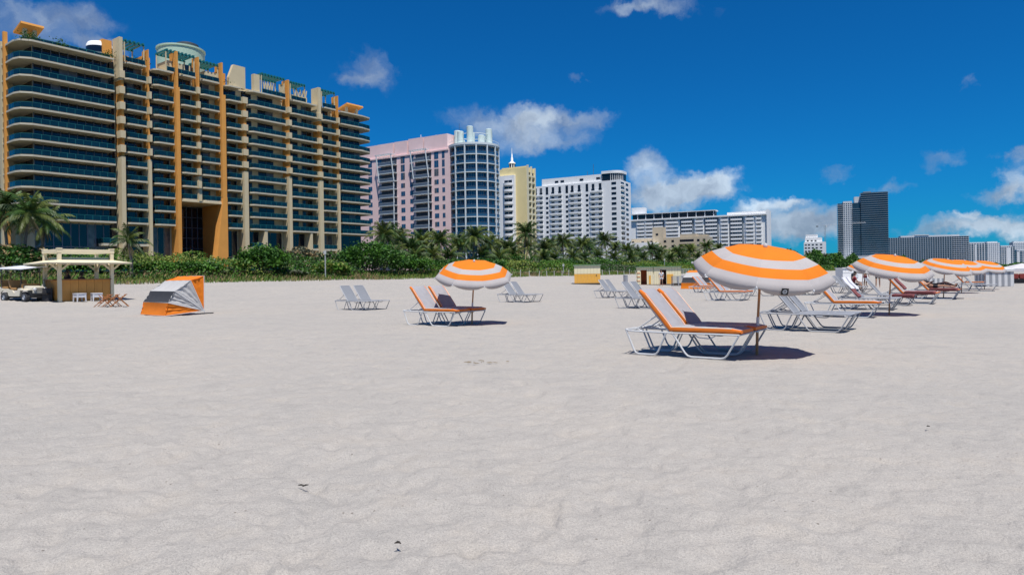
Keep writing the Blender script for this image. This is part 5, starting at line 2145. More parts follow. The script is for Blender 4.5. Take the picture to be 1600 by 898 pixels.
def person(pos, rz, pose, label, top_col, bottom_col, skin=None, hair=True, group=None):
    P = {k: Vector(v) for k, v in POSES[pose].items()}
    t = thing('person', label, 'person', pos, rz, group)
    skin = skin or SKIN
    V, E, Rr, ix = [], [], [], {}

    def a(n, p, r, par=None):
        ix[n] = len(V)
        V.append(tuple(p))
        Rr.append(r)
        if par is not None:
            E.append((ix[par], ix[n]))
    a('pelvis', P['pelvis'], (.15, .11))
    a('waist', P['pelvis'].lerp(P['chest'], .45), (.135, .10), 'pelvis')
    a('chest', P['chest'], (.16, .11), 'waist')
    a('neck', P['neck'], .055, 'chest')
    hd = (P['head'] - P['neck']).normalized()
    a('jaw', P['neck'] + hd * .07, (.065, .07), 'neck')
    a('head', P['head'], (.078, .092), 'jaw')
    a('crown', P['head'] + hd * .075, (.055, .065), 'head')
    for s_ in 'LR':
        a('sh' + s_, P['sh' + s_], .062, 'chest')
        a('el' + s_, P['el' + s_], .042, 'sh' + s_)
        a('wr' + s_, P['wr' + s_], .028, 'el' + s_)
        d = (P['wr' + s_] - P['el' + s_]).normalized()
        pm = P['wr' + s_] + d * .075
        a('pm' + s_, pm, (.036, .018), 'wr' + s_)
        sd = d.cross(Vector((0, 0, 1)))
        sd = sd.normalized() if sd.length > .1 else Vector((1, 0, 0))
        for i, (o_, ln) in enumerate(((-.030, .066), (-.010, .076), (.010, .070), (.030, .056))):
            k = pm + sd * o_ + d * ln * .5
            a('f%d%s' % (i, s_), k, .009, 'pm' + s_)
            a('g%d%s' % (i, s_), k + d * ln * .45 + Vector((0, 0, -.015)), .008, 'f%d%s' % (i, s_))
        a('th' + s_, P['wr' + s_] + d * .045 + sd * .045, .010, 'wr' + s_)
        a('ti' + s_, P['wr' + s_] + d * .085 + sd * .055, .009, 'th' + s_)
        a('hip' + s_, P['hip' + s_], .088, 'pelvis')
        a('knee' + s_, P['knee' + s_], .056, 'hip' + s_)
        a('calf' + s_, P['knee' + s_].lerp(P['ank' + s_], .3), .056, 'knee' + s_)
        a('ank' + s_, P['ank' + s_], .036, 'calf' + s_)
        a('toe' + s_, P['toe' + s_], (.042, .026), 'ank' + s_)
    link('body', skin_mesh('body', V, E, Rr, skin, 1), t)
    # face: nose, ears, eyes, mouth as small features of the head
    fw = Vector((0, 1, 0))
    fw = (fw - hd * fw.dot(hd)).normalized() if abs(hd.y) < .95 else Vector((0, 0, 1))
    sx = fw.cross(hd).normalized()
    c = P['head']
    fm = MB()
    fm.tube([c + fw * .085 + hd * .02, c + fw * .108 - hd * .022, c + fw * .088 - hd * .03], .011, 6)
    for q in (-1, 1):
        fm.tube([c + sx * q * .078 + hd * .02, c + sx * q * .086 - hd * .03], .014, 6)
    fm.build('face', skin, t, True)
    em = MB()
    for q in (-1, 1):
        em.tube([c + fw * .084 + sx * q * .030 + hd * .012, c + fw * .092 + sx * q * .030 + hd * .012], .009, 6)
    em.tube([c + fw * .080 - sx * .022 - hd * .052, c + fw * .085 - hd * .054, c + fw * .080 + sx * .022 - hd * .052], .005, 5)
    em.build('eyes_and_mouth', M('dark_features', (.03, .015, .012), .5), t)
    if hair:
        hv = [tuple(c + hd * .02 - fw * .035), tuple(c + hd * .075 - fw * .012), tuple(c + hd * .08 + fw * .045), tuple(c - hd * .06 - fw * .06)]
        link('hair', skin_mesh('hair', hv, [(0, 1), (1, 2), (0, 3)], [(.088, .085), (.078, .075), (.05, .04), (.06, .04)], HAIR, 1), t)
    # clothes
    if top_col:
        cv = [tuple(P['pelvis'].lerp(P['chest'], .05)), tuple(P['pelvis'].lerp(P['chest'], .5)), tuple(P['chest']), tuple(P['shL']), tuple(P['shR']), tuple(P['shL'].lerp(P['elL'], .6)), tuple(P['shR'].lerp(P['elR'], .6)), tuple(P['chest'].lerp(P['neck'], .55))]
        link('shirt', skin_mesh('shirt', cv, [(0, 1), (1, 2), (2, 3), (2, 4), (3, 5), (4, 6), (2, 7)], [(.17, .13), (.155, .12), (.175, .128), .076, .076, .062, .062, .075], M('shirt_' + label[:18].replace(' ', '_'), top_col, .9), 1), t)
    bv = [tuple(P['pelvis'] + (P['chest'] - P['pelvis']) * .12), tuple(P['pelvis']), tuple(P['hipL']), tuple(P['hipR']), tuple(P['hipL'].lerp(P['kneeL'], .55)), tuple(P['hipR'].lerp(P['kneeR'], .55))]
    link('shorts', skin_mesh('shorts', bv, [(0, 1), (1, 2), (1, 3), (2, 4), (3, 5)], [(.165, .125), (.17, .13), .105, .105, .092, .092], M('shorts_' + label[:18].replace(' ', '_'), bottom_col, .9), 1), t)
    return t


# ------------------------------------------------------------------ beach bar
PCREAM = M('cream_painted_timber', (.72, .62, .42), .75, .06, 2, .15, 20)
PLY = M('orange_plywood', (.60, .27, .05), .6, .12, 1.5, .15, 14)
PLYD = M('varnished_counter', (.24, .10, .035), .5, .12, 2)


def beach_bar():
    C = hit(93.5, 471.5)
    t = thing('beach_bar', 'cream timber beach bar with flared awning and orange plywood counter', 'bar', C, math.atan2(.8, .6))
    L_, D, H = 2.65, 2.0, 2.92
    p = .17
    for (x, y) in ((0, 0), (L_, 0), (0, D), (L_, D)):
        bx('post', t, PCREAM, x - p / 2, x + p / 2, y - p / 2, y + p / 2, -.2, H - .26)
    for (x0, x1, y0, y1) in ((-.11, L_ + .11, -.10, .08), (-.11, L_ + .11, D - .08, D + .10), (-.10, .08, .08, D - .08), (L_ - .08, L_ + .10, .08, D - .08)):
        bx('top_beam', t, PCREAM, x0, x1, y0, y1, H - .26, H - .06 if y1 - y0 < .5 else H - .063)
    # extend posts to the beam top inside the frame
    for (x, y) in ((0, 0), (L_, 0), (0, D), (L_, D)):
        bx('post_cap', t, PCREAM, x - .12, x + .12, y - .12, y + .12, H - .06, H)
    # flared awning skirt: four boards sloping outwards, ribbed
    zi, zo, ex = 2.24, 2.08, .78
    AW = M('cream_awning', (.66, .58, .40), .8, .05, 2)
    inn = [(-.05, -.05), (L_ + .05, -.05), (L_ + .05, D + .05), (-.05, D + .05)]
    out = [(-ex, -ex), (L_ + ex, -ex), (L_ + ex, D + ex), (-ex, D + ex)]
    for i in range(4):
        j = (i + 1) % 4
        MB().sheet([(*out[i], zo), (*out[j], zo), (*inn[j], zi), (*inn[i], zi)], .07).build('awning_panel', AW, t)
    bx('inner_roof', t, M('pale_green_roof', (.34, .40, .30), .8), .1, L_ - .1, .1, D - .1, 2.22, 2.42)
    for (x, y, dx, dy) in ((0, 0, .6, 0), (L_, 0, -.6, 0), (0, 0, 0, .6), (0, D, .6, 0), (L_, D, -.6, 0), (L_, 0, 0, .6), (0, D, 0, -.6), (L_, D, 0, -.6), (0, 0, -.55, 0), (L_, 0, .55, 0)):
        MB().bar((x, y, 1.66), (x + dx, y + dy, 2.17), .07, .09).build('brace', PCREAM, t)
    # counter: plywood boards on two sides, dark top
    zc = 1.22
    n = 6
    for i in range(n):
        x0 = .10 + (L_ - .2) * i / n
        bx('counter_board', t, PLY, x0 + .006, x0 + (L_ - .2) / n - .006, -.02, .05, 0, zc - .06)
    for i in range(4):
        y0 = .10 + (D - .2) * i / 4
        bx('counter_board', t, PLY, -.02, .05, y0 + .006, y0 + (D - .2) / 4 - .006, 0, zc - .06)
    bx('counter_top', t, PLYD, .09, L_ - .09, -.16, .42, zc - .055, zc)
    bx('counter_top', t, PLYD, -.16, .42, .43, D - .09, zc - .055, zc)
    bx('back_counter', t, PLYD, .3, L_ - .3, D - .5, D - .1, 0, .9)
    bx('storage_chest', t, M('dark_chest', (.03, .03, .035), .6), -.62, -.14, .6, 1.4, 0, .75)
    R_ = Matrix.Rotation(math.atan2(.8, .6), 4, 'Z')

    def w(x, y, z=0):
        return Vector(C) + R_.to_3x3() @ Vector((x, y, z))
    person(w(.75, 1.0, 0), R(-30), 'stand', 'bartender in dark shirt behind the bar counter, nearer the corner post', (.03, .02, .02), (.03, .03, .04), SKIND, True, 'people behind the beach bar')
    q = w(1.5, 1.1, 0)
    person((q.x, q.y, q.z - .13), R(-20), 'stand', 'person with dark hair in the middle of the beach bar', (.05, .03, .02), (.03, .03, .04), SKIND, True, 'people behind the beach bar')
    # low white side tables in front
    for (px, py, lb) in ((124.5, 471.5, 'white plastic side table in front of the beach bar counter'), (151, 471, 'white plastic side table beside the folded wooden chairs')):
        g = hit(px, py)
        tb = thing('side_table', lb, 'table', g, R(50) + random.uniform(-.2, .2), 'white plastic side tables at the bar')
        WP = M('white_plastic', (.60, .60, .62), .4, .03)
        MB().box(-.25, .25, -.25, .25, .42, .47).build('table_top', WP, tb, True, .015)
        for (i, j) in ((-1, -1), (1, -1), (1, 1), (-1, 1)):
            MB().add([(i * .20, j * .20, 0), (i * .24, j * .20, 0), (i * .24, j * .24, 0), (i * .20, j * .24, 0), (i * .15, j * .15, .42), (i * .235, j * .15, .42), (i * .235, j * .235, .42), (i * .15, j * .235, .42)],
                     [(0, 3, 2, 1), (4, 5, 6, 7), (0, 1, 5, 4), (1, 2, 6, 5), (2, 3, 7, 6), (3, 0, 4, 7)]).build('leg', WP, tb)
        for (x0, x1, y0, y1) in ((-.2, .2, -.225, -.20), (-.2, .2, .20, .225), (-.225, -.20, -.2, .2), (.20, .225, -.2, .2)):
            bx('apron', tb, WP, x0, x1, y0, y1, .24, .42)
    # folded wooden chairs leaning into each other
    g = hit(174, 479)
    TW = M('teak_slats', (.33, .12, .03), .5, .2, 4)
    for i in range(3):
        ch = thing('folded_wooden_chair', ('folded teak chair, the one by the side table', 'folded teak chair in the middle of the leaning trio', 'folded teak chair at the open end of the leaning trio')[i], 'chair',
                   (g.x - .34 + i * .36, g.y + .05 * i, g.z), R(12 + 6 * i), 'folded teak chairs by the beach bar')
        for y in (-.24, .24):
            MB().bar((-.42, y, 0), (.30, y, .62), .045, .03).build('leg', TW, ch)
            MB().bar((.38, y * .82, 0), (-.20, y * .82, .60), .045, .03).build('leg', TW, ch)
        for k in range(5):
            f = .30 + .15 * k
            x, z = -.42 + .72 * f, .62 * f
            MB().bar((x, -.26, z + .025), (x, .26, z + .025), .07, .018, up=(.65, 0, .75)).build('slat', TW, ch)
        MB().bar((.02, -.2, .30), (.02, .2, .30), .03).build('crossbar', TW, ch)


beach_bar()


# ------------------------------------------------------------------ open golf cart
def golf_cart():
    g = hit(40, 471.5)
    th = R(-23)
    f = Vector((math.cos(th), math.sin(th)))
    l = Vector((-math.sin(th), math.cos(th)))
    o = Vector((g.x, g.y)) - f * .86 + l * .52
    t = thing('golf_cart', 'cream open golf cart with flat white roof parked beside the beach bar', 'golf cart', (o.x, o.y, g.z), th)
    BODY = M('cream_cart_paint', (.62, .57, .46), .3, .05, 2, spec=.5)
    TYRE = M('cart_tyre', (.035, .036, .04), .8, .15, 9)
    RIM = M('grey_rim', (.42, .44, .47), .35)
    SEATM = M('tan_vinyl', (.36, .20, .07), .5)
    DARKC = M('cart_chassis', (.02, .02, .022), .6)
    W = .56
    # wheels
    for (x, y) in ((.86, -.52), (.86, .52), (-.86, -.52), (-.86, .52)):
        wh = thing_child('wheel', t, (x, y, .26))
        prof = [(.14, -.10), (.22, -.105), (.255, -.075), (.262, 0), (.255, .075), (.22, .105), (.14, .10)]
        rot = Matrix.Rotation(R(90), 4, 'X')
        ty = MB().lathe(prof, 24).build('tyre', TYRE, wh, True)
        ty.rotation_euler = (R(90), 0, 0)
        rm = MB().lathe([(.15, -.085), (.145, -.06), (.06, -.05), (.05, -.085), (.01, -.09)], 20).lathe([(.15, .085), (.145, .06), (.06, .05), (.05, .085), (.01, .09)], 20).build('rim', RIM, wh, True)
        rm.rotation_euler = (R(90), 0, 0)
    bx('chassis', t, DARKC, -1.15, 1.2, -.42, .42, .20, .38)
    for sy in (-1, 1):
        # side body with wheel arches (profile extruded)
        pr = [(-1.28, .42), (-1.20, .42), (-1.16, .52), (-1.02, .60), (-.72, .60), (-.58, .50), (-.52, .34), (-.45, .30), (.40, .30), (.46, .36), (.50, .56), (.60, .64), (.58, .74), (.30, .72), (.18, .50), (-.05, .48), (-.20, .62), (-1.24, .74), (-1.30, .66)]
        y0, y1 = sy * W, sy * (W - .07)
        n = len(pr)
        mb = MB()
        mb.add([(x, y0, z) for x, z in pr] + [(x, y1, z) for x, z in pr], [tuple(range(n)) if sy < 0 else tuple(range(n - 1, -1, -1)), tuple(range(2 * n - 1, n - 1, -1)) if sy < 0 else tuple(range(n, 2 * n))] +
               [(i, n + i, n + (i + 1) % n, (i + 1) % n) if sy < 0 else ((i + 1) % n, n + (i + 1) % n, n + i, i) for i in range(n)])
        mb.build('side_panel', BODY, t)
        # flat front wing over the wheel
        MB().add([(.48, sy * .38, .66), (1.16, sy * .38, .62), (1.16, sy * .66, .58), (.48, sy * .66, .62), (.48, sy * .38, .70), (1.16, sy * .38, .66), (1.16, sy * .66, .62), (.48, sy * .66, .66)],
                 [(0, 3, 2, 1), (4, 5, 6, 7), (0, 1, 5, 4), (1, 2, 6, 5), (2, 3, 7, 6), (3, 0, 4, 7)] if sy > 0 else [(0, 1, 2, 3), (7, 6, 5, 4), (4, 5, 1, 0), (5, 6, 2, 1), (6, 7, 3, 2), (7, 4, 0, 3)]).build('front_wing', BODY, t)
        MB().lathe([(.01, .05), (.07, .04), (.085, 0), (.07, -.06)], 14).build('headlight', M('headlight_glass', (.7, .7, .7), .15), t, True).matrix_local = Matrix.Translation((1.24, sy * .27, .66)) @ Matrix.Rotation(R(90), 4, 'Y')
    # bonnet, grille, bumper, scuttle
    MB().add([(.50, -.42, .62), (1.20, -.36, .60), (1.20, .36, .60), (.50, .42, .62), (.50, -.40, .86), (1.18, -.33, .78), (1.18, .33, .78), (.50, .40, .86)],
             [(0, 3, 2, 1), (4, 5, 6, 7), (0, 1, 5, 4), (1, 2, 6, 5), (2, 3, 7, 6), (3, 0, 4, 7)]).build('bonnet', BODY, t, True, .03)
    bx('grille', t, BODY, 1.19, 1.24, -.36, .36, .44, .76)
    gr = MB()
    for i in range(7):
        y = -.18 + .06 * i
        gr.box(1.241, 1.25, y - .014, y + .014, .52, .72)
    o2 = gr.build('grille_slots', DARKC, t)
    o2['kind'] = 'stuff'
    bx('bumper', t, DARKC, 1.26, 1.36, -.55, .55, .36, .46)
    bx('rear_deck', t, BODY, -1.30, -.62, -.49, .49, .60, .70)
    bx('floor', t, DARKC, -.60, .50, -.49, .49, .385, .42)
    # seats and dash
    for x in (-.30, -1.0):
        MB().box(x - .22, x + .24, -.46, .46, .62 if x > -.5 else .70, .76 if x > -.5 else .83).build('seat', SEATM, t, True, .03)
        MB().add([(x - .30, -.46, .76), (x - .20, -.46, .76), (x - .20, .46, .76), (x - .30, .46, .76), (x - .42, -.46, 1.16), (x - .33, -.46, 1.18), (x - .33, .46, 1.18), (x - .42, .46, 1.16)],
                 [(0, 3, 2, 1), (4, 5, 6, 7), (0, 1, 5, 4), (1, 2, 6, 5), (2, 3, 7, 6), (3, 0, 4, 7)]).build('seat_back', SEATM, t, True, .02)
    bx('dashboard', t, SEATM, .40, .50, -.48, .48, .70, .96)
    st = MB()
    st.tube([(.42, .22, .90), (.24, .22, 1.02)], .016, 6)
    n = 20
    ring = [(.22 + .03 * math.sin(2 * math.pi * k / n), .22 + .17 * math.cos(2 * math.pi * k / n), 1.03 + .16 * math.sin(2 * math.pi * k / n)) for k in range(n + 1)]
    st.tube(ring, .014, 6)
    st.build('steering_wheel', DARKC, t, True)
    # roof on four posts
    for (x, y) in ((.46, -.50), (.46, .50), (-1.20, -.50), (-1.20, .50)):
        MB().tube([(x, y, .66), (x * .97, y * .98, 1.80 + y * .11)], .022, 8).build('roof_post', DARKC, t, True)
    MB().box(-1.52, .82, -.72, .72, -.03, .03).build('roof', M('white_cart_roof', (.70, .71, .74), .4, .03), t, True, .02, (0, 0, 1.84)).rotation_euler = (R(6.5), R(1.5), 0)
    MB().tube([(.47, -.48, .90), (.47, -.48, 1.30), (.47, .48, 1.30), (.47, .48, .90)], .014, 6).build('windscreen_frame', DARKC, t, True)


def thing_child(name, parent, loc):
    o = bpy.data.objects.new(name, None)
    o.empty_display_size = .1
    COL.objects.link(o)
    o.parent = parent
    o.location = loc
    return o


golf_cart()


# ------------------------------------------------------------------ storage box and huts
HCREAM = M('cream_hut_boards', (.74, .66, .44), .8, .07, 2)
HYEL = M('yellow_hut_boards', (.74, .38, .06), .75, .1, 2)
HGREEN = M('green_roof_trim', (.16, .24, .16), .8, .1)
HDARK = M('hut_interior', (.09, .022, .012), .9, .2)


def boards(t, name, mat, x0, x1, y0, y1, z0, z1, n):
    for i in range(n):
        a, b = x0 + (x1 - x0) * i / n, x0 + (x1 - x0) * (i + 1) / n
        bx(name, t, mat, a + .008, b - .008, y0, y1, z0, z1)


def storage():
    a, b = hit(897.5, 443.8), hit(937, 445.2)
    d = Vector((1, -.12)).normalized()
    L_ = 40.5 * a.y / F_PX
    t = thing('storage_box', 'square cream storage box with yellow lower half on the open sand', 'box', a, math.atan2(d.y, d.x))
    H = at(897, 414, a.y).z - a.z
    bx('body', t, HCREAM, .05, L_ - .05, .03, L_ * .9, 0, H - .12)
    boards(t, 'yellow_board', HYEL, 0, L_, -.02, .028, .10, H * .52, 8)
    boards(t, 'cream_board', HCREAM, 0, L_, -.015, .028, H * .53, H - .13, 8)
    bx('roof', t, HGREEN, -.1, L_ + .1, -.12, L_ * .95, H - .12, H)
    bx('skid', t, M('dark_skid', (.07, .06, .05), .9), -.03, L_ - .03, -.03, L_ * .9, -.05, .10)
    bx('handle', t, M('dark_skid', (.07, .06, .05), .9), L_ * .83, L_ * .86, -.05, -.02, H * .40, H * .48)
    # huts
    a, b = hit(994.5, 444.5), hit(1062.5, 446)
    d = Vector((1, -.21)).normalized()
    L_ = 68 * a.y / F_PX
    rz = math.atan2(d.y, d.x)
    k = L_ / 68.0
    H = at(995, 417, a.y).z - a.z
    for (p0, p1, lb, door) in ((0, 26, 'cream beach hut with orange doorway and shelf door standing open', (7, 16)), (26.6, 68, 'wider cream beach hut with dark doorway and orange side panel', (9.5, 19))):
        x0, x1 = p0 * k, p1 * k
        off = Vector((math.cos(rz), math.sin(rz))) * x0
        t = thing('beach_hut', lb, 'hut', (a.x + off.x, a.y + off.y, a.z), rz, 'cream huts on the sand')
        w = x1 - x0
        D = 2.2
        da, db = door[0] * k, door[1] * k
        bx('side_wall', t, HCREAM, 0, .06, 0, D, 0, H - .1)
        bx('side_wall', t, HCREAM, w - .06, w, 0, D, 0, H - .1)
        inn = M('orange_red_interior', (.55, .13, .04), .85, .2) if p0 == 0 else HDARK
        bx('back_wall', t, inn, .06, w - .06, D * .45, D * .45 + .06, 0, H - .1)
        boards(t, 'front_board', HCREAM, .065, da, -.03, .03, 0, H - .1, 3)
        boards(t, 'front_board', HCREAM, db, w - .065, -.03, .03, 0, H - .1, 5 if w > 3 else 3)
        bx('lintel', t, HCREAM, da + .003, db - .003, -.025, .03, H - .38, H - .1)
        bx('roof', t, HGREEN, -.06, w + .05, -.18, D + .1, H - .1, H)
        bx('floor', t, HDARK, .06, w - .06, .035, D - .1, -.02, .05)
        if p0 == 0:
            dr = bx('door', t, HCREAM, .12, da - .1, -.12, -.07, .05, H - .42)
            dr['label'] = 'open door with orange shelf edges'
            for z in (.35, .8, 1.2):
                bx('shelf', t, M('orange_shelf', (.6, .16, .03), .7), .10, da - .08, -.16, -.125, z * H / 1.9, z * H / 1.9 + .06)
            bx('trim_panel', t, HYEL, db + .25, w - .3, -.07, -.032, .05, H * .5)
        else:
            bx('orange_panel', t, HYEL, 20 * k, 29.5 * k, -.09, -.032, .05, H * .56)
    # wire crates beside the hut
    MW = M('grey_wire_crate', (.30, .31, .34), .6, .1)
    c = hit(1052, 446.5)
    for i in range(3):
        t = thing('wire_crate', 'grey lattice crate in the row of three beside the wider hut', 'crate', (c.x + i * .62, c.y + .1, c.z), 0, 'lattice crates beside the hut')
        cw, chh = .58, 1.0
        for (x, y) in ((0, 0), (cw, 0), (0, .6), (cw, .6)):
            bx('post', t, MW, x - .025, x + .025, y - .025, y + .025, 0, chh)
        for j in range(6):
            z = .30 + j * .13
            bx('slat', t, MW, .026, cw - .026, -.02, .02, z, z + .07)
            bx('slat', t, MW, -.02, .02, .026, .574, z, z + .07)
        bx('base', t, M('dark_skid', (.07, .06, .05), .9), .03, cw - .03, .03, .57, .02, .26)
        bx('lid', t, MW, -.02, cw + .02, -.02, .62, chh + .001, chh + .04)
    # stacked blue-grey loungers behind
    s0 = on_w(1072, 46)
    zz = at(1072, 430, s0.y).z
    BL = M('blue_grey_sling', (.16, .21, .28), .7, .1)
    for r_ in range(2):
        for i in range(5):
            t = thing('stacked_lounger', 'blue grey flat lounger in the stack behind the lattice crates', 'sun lounger', (s0.x + r_ * 1.1 - .9, s0.y + .5 * r_, s0.z + .30 * i), R(-20 + 6 * i), 'blue grey stacked loungers')
            bx('bed', t, BL, -.95, .95, -.3, .3, .24, .28)
            for (x, y) in ((-.8, -.27), (.8, -.27), (-.8, .27), (.8, .27)):
                bx('leg', t, ALU, x - .02, x + .02, y - .02, y + .02, 0, .24)
            for y in (-.33, .30):
                bx('rail', t, ALU, -.98, .98, y, y + .03, .23, .27)
    # small litter bin on the sand
    g = hit(977.5, 440)
    t = thing('litter_bin', 'small grey slatted litter bin on the sand between box and huts', 'bin', g)
    for i in range(10):
        an = 2 * math.pi * i / 10
        MB().box(-.07, .07, -.012, .012, 0, .82, mat=Matrix.Translation((.26 * math.cos(an), .26 * math.sin(an), 0)) @ Matrix.Rotation(an + math.pi / 2, 4, 'Z')).build('slat', MW, t)
    MB().lathe([(.24, .0), (.24, .75)], 16).build('liner', DARKG, t, True)
    MB().lathe([(.29, .80), (.29, .86), (.2, .88)], 16).build('rim', MW, t, True)
    # people at the huts
    p = hit(1033.5, 447)
    person(p, R(160), 'stand', 'person in white standing before the dark hut doorway', (.6, .6, .62), (.55, .55, .58), SKIN, True, 'people at the huts')
    p = hit(1008.5, 444)
    person((p.x + .1, p.y + .7, p.z + .05), R(180), 'stand', 'person in red inside the orange hut doorway', (.55, .05, .03), (.3, .04, .03), SKIND, True, 'people at the huts')


storage()


# ------------------------------------------------------------------ right side: striped cabanas, white hut, towels, sunbathers
def striped_cabana(px, py, wd, hgt, label, canopy=True, rz=-10, n=9):
    g = hit(px, py)
    t = thing('striped_cabana', label, 'cabana', g, R(rz), 'grey and white striped cabanas')
    SW = M('cabana_white', (.58, .58, .58), .85)
    SG = M('cabana_grey', (.26, .27, .29), .85)
    D = 1.7
    for i in range(n):
        x0 = wd * i / n
        bx('stripe', t, SW if i % 2 == 0 else SG, x0 + .001, x0 + wd / n - .001, -.02, .02, 0, hgt)
    for i in range(7):
        y0 = .02 + D * i / 7
        bx('stripe', t, SW if i % 2 == 0 else SG, -.02, .02, y0 + .001, y0 + D / 7 - .001, 0, hgt)
    for (x, y) in ((0, 0), (wd, 0), (0, D), (wd, D)):
        MB().tube([(x, y, -.1), (x, y, hgt + .12)], .03, 8).build('pole', STEEL, t, True)
    m = MB()
    cx, cy = wd / 2, D / 2
    o = [(-.1, -.1), (wd + .1, -.1), (wd + .1, D + .1), (-.1, D + .1)]
    m.add([(x, y, hgt + .08) for x, y in o] + [(cx, cy, hgt + .34)] + [(x, y, hgt - .10) for x, y in o], [(0, 1, 4), (1, 2, 4), (2, 3, 4), (3, 0, 4), (5, 6, 1, 0), (6, 7, 2, 1), (7, 8, 3, 2), (8, 5, 0, 3)])
    if canopy:
        m.build('canopy', SW, t)
    return t


striped_cabana(1541, 447.5, 1.85, 1.20, 'grey and white striped cabana behind the last umbrella')
striped_cabana(1453, 447, 1.1, .62, 'low striped windbreak cabana seen under the overlapping umbrellas', False, -5, 6)
g = hit(1582, 443)
t = thing('open_cabana', 'white canopied cabana with red cushions next to the striped cabana', 'cabana', g, R(-8))
for (x, y) in ((0, 0), (2.6, 0), (0, 2), (2.6, 2)):
    MB().tube([(x, y, -.1), (x, y, 1.35)], .03, 8).build('pole', STEEL, t, True)
MB().add([(-.2, -.2, 1.3), (2.8, -.2, 1.3), (2.8, 2.2, 1.3), (-.2, 2.2, 1.3), (1.3, 1, 1.75), (-.2, -.2, 1.02), (2.8, -.2, 1.02), (2.8, 2.2, 1.02), (-.2, 2.2, 1.02)],
         [(0, 1, 4), (1, 2, 4), (2, 3, 4), (3, 0, 4), (5, 6, 1, 0), (6, 7, 2, 1), (7, 8, 3, 2), (8, 5, 0, 3)]).build('canopy', M('white_canopy', (.62, .60, .62), .85, transluc=.2), t)
bx('daybed', t, M('dark_wicker', (.05, .045, .04), .8), .15, 2.45, .3, 1.8, .05, .38)
for i in range(4):
    MB().box(.25 + i * .55, .72 + i * .55, .35, .6, .39, .85).build('cushion', M('red_pink_cushion', (.52, .10, .08), .9, .2, 3), t, True, .08)

g = hit(1317, 440)
t = thing('white_hut', 'small white hut with dark window behind the far loungers', 'hut', g, R(-6))
k = g.y / F_PX
w, H = 38 * k, 22 * k
bx('wall', t, WHITEB, 0, w, 0, 2.4, 0, H - .08)
bx('roof', t, WHITEB, -.08, w + .08, -.12, 2.5, H - .079, H)
bx('window', t, GLASSK, 12.5 * k, 17 * k, -.02, .01, .28 * H, .55 * H)
bx('window_shutter', t, GREYW, 17.5 * k, 23 * k, -.04, -.005, .28 * H, .55 * H)
for i in range(9):
    bx('wall_board', t, WHITEB, w * i / 9 + .01, w * (i + 1) / 9 - .01, -.025, -.002, H * .62, H - .1)

# pillows, towels
TM = M('maroon_towel', (.19, .055, .055), .95, .15, 9, .3, 60)
TWH = M('white_towel', (.62, .62, .66), .95, .05, 9, .3, 60)


def lw(key, x, y, z=0):
    o = LOUNGERS[key]
    return Vector(o.location) + Matrix.Rotation(o.rotation_euler[2], 3, 'Z') @ Vector((x, y, z))


def back_towel(key, f0, f1, mat, label, off=.03, hw=.27, name='beach_towel'):
    o = LOUNGERS[key]
    b0, b1 = Vector((-.20, 0, .415)), Vector((-.72, 0, 1.06))
    nb = Vector((.65, 0, .52)).normalized()
    mb = MB()
    n = 8
    vs, fs = [], []
    for layer in (0, 1):
        for i in range(n + 1):
            p = b0.lerp(b1, f0 + (f1 - f0) * i / n) + nb * (off + .035 * (1 - layer))
            for j in range(5):
                y = -hw + 2 * hw * j / 4
                e = .012 * math.sin(j * 1.7 + i)
                vs.append((p.x + nb.x * e, y, p.z + nb.z * e))
    m_ = (n + 1) * 5
    for i in range(n):
        for j in range(4):
            q = i * 5 + j
            fs.append((q, q + 5, q + 6, q + 1))
            fs.append((m_ + q, m_ + q + 1, m_ + q + 6, m_ + q + 5))
    for i in range(n):
        for j in (0, 4):
            q = i * 5 + j
            fs.append((q, m_ + q, m_ + q + 5, q + 5))
    mb.add(vs, fs)
    t = mb.build(name, mat, None, True)
    t.location = o.location
    t.rotation_euler = o.rotation_euler
    return tag(t, label, 'towel' if name == 'beach_towel' else 'pillow')


back_towel((10, 0), .45, 1.08, TWH, 'white pillow on the bare lounger, above the maroon towel', name='pillow')
back_towel((10, 0), .02, .50, TM, 'maroon towel over the lower backrest below the white pillow', .02)
back_towel((10, 1), .40, 1.08, TWH, 'white pillow on the lounger behind the maroon towel', name='pillow')
back_towel((12, 1), .15, 1.12, TM, 'maroon towel draped over a whole orange lounger backrest', .10, .31)
# towel over the foot of the single lounger, and one spread on a seat, its maroon put in for the cushion's shade
for (key, x0, x1, lb, hw) in (((11, 0), .25, 1.02, 'reddish towel hanging over the foot of the bare pale lounger', .33), ((12, 0), -.1, .98, 'maroon towel in shaded cushion colour on the seat of the orange lounger', .33), ((13, 0), -.1, 1.0, 'maroon towel under the sunbather on the orange lounger', .33)):
    o = LOUNGERS[key]
    z = .43 if key[0] == 11 else .512
    n = 10
    vs, fs = [], []
    for i in range(n + 1):
        x = x0 + (x1 - x0) * i / n
        for (y, zz) in ((-hw - .03, z - .13), (-hw, z), (0, z + .012 + .008 * math.sin(i * 2)), (hw, z), (hw + .03, z - .13)):
            vs.append((x, y, zz))
    for i in range(n):
        for j in range(4):
            fs.append((i * 5 + j, i * 5 + j + 5, i * 5 + j + 6, i * 5 + j + 1))
    tw = MB().add(vs, fs).build('beach_towel', TM, None, True)
    sm = tw.modifiers.new('thick', 'SOLIDIFY')
    sm.thickness = .012
    tw.location = o.location
    tw.rotation_euler = o.rotation_euler
    tag(tw, lb, 'towel')

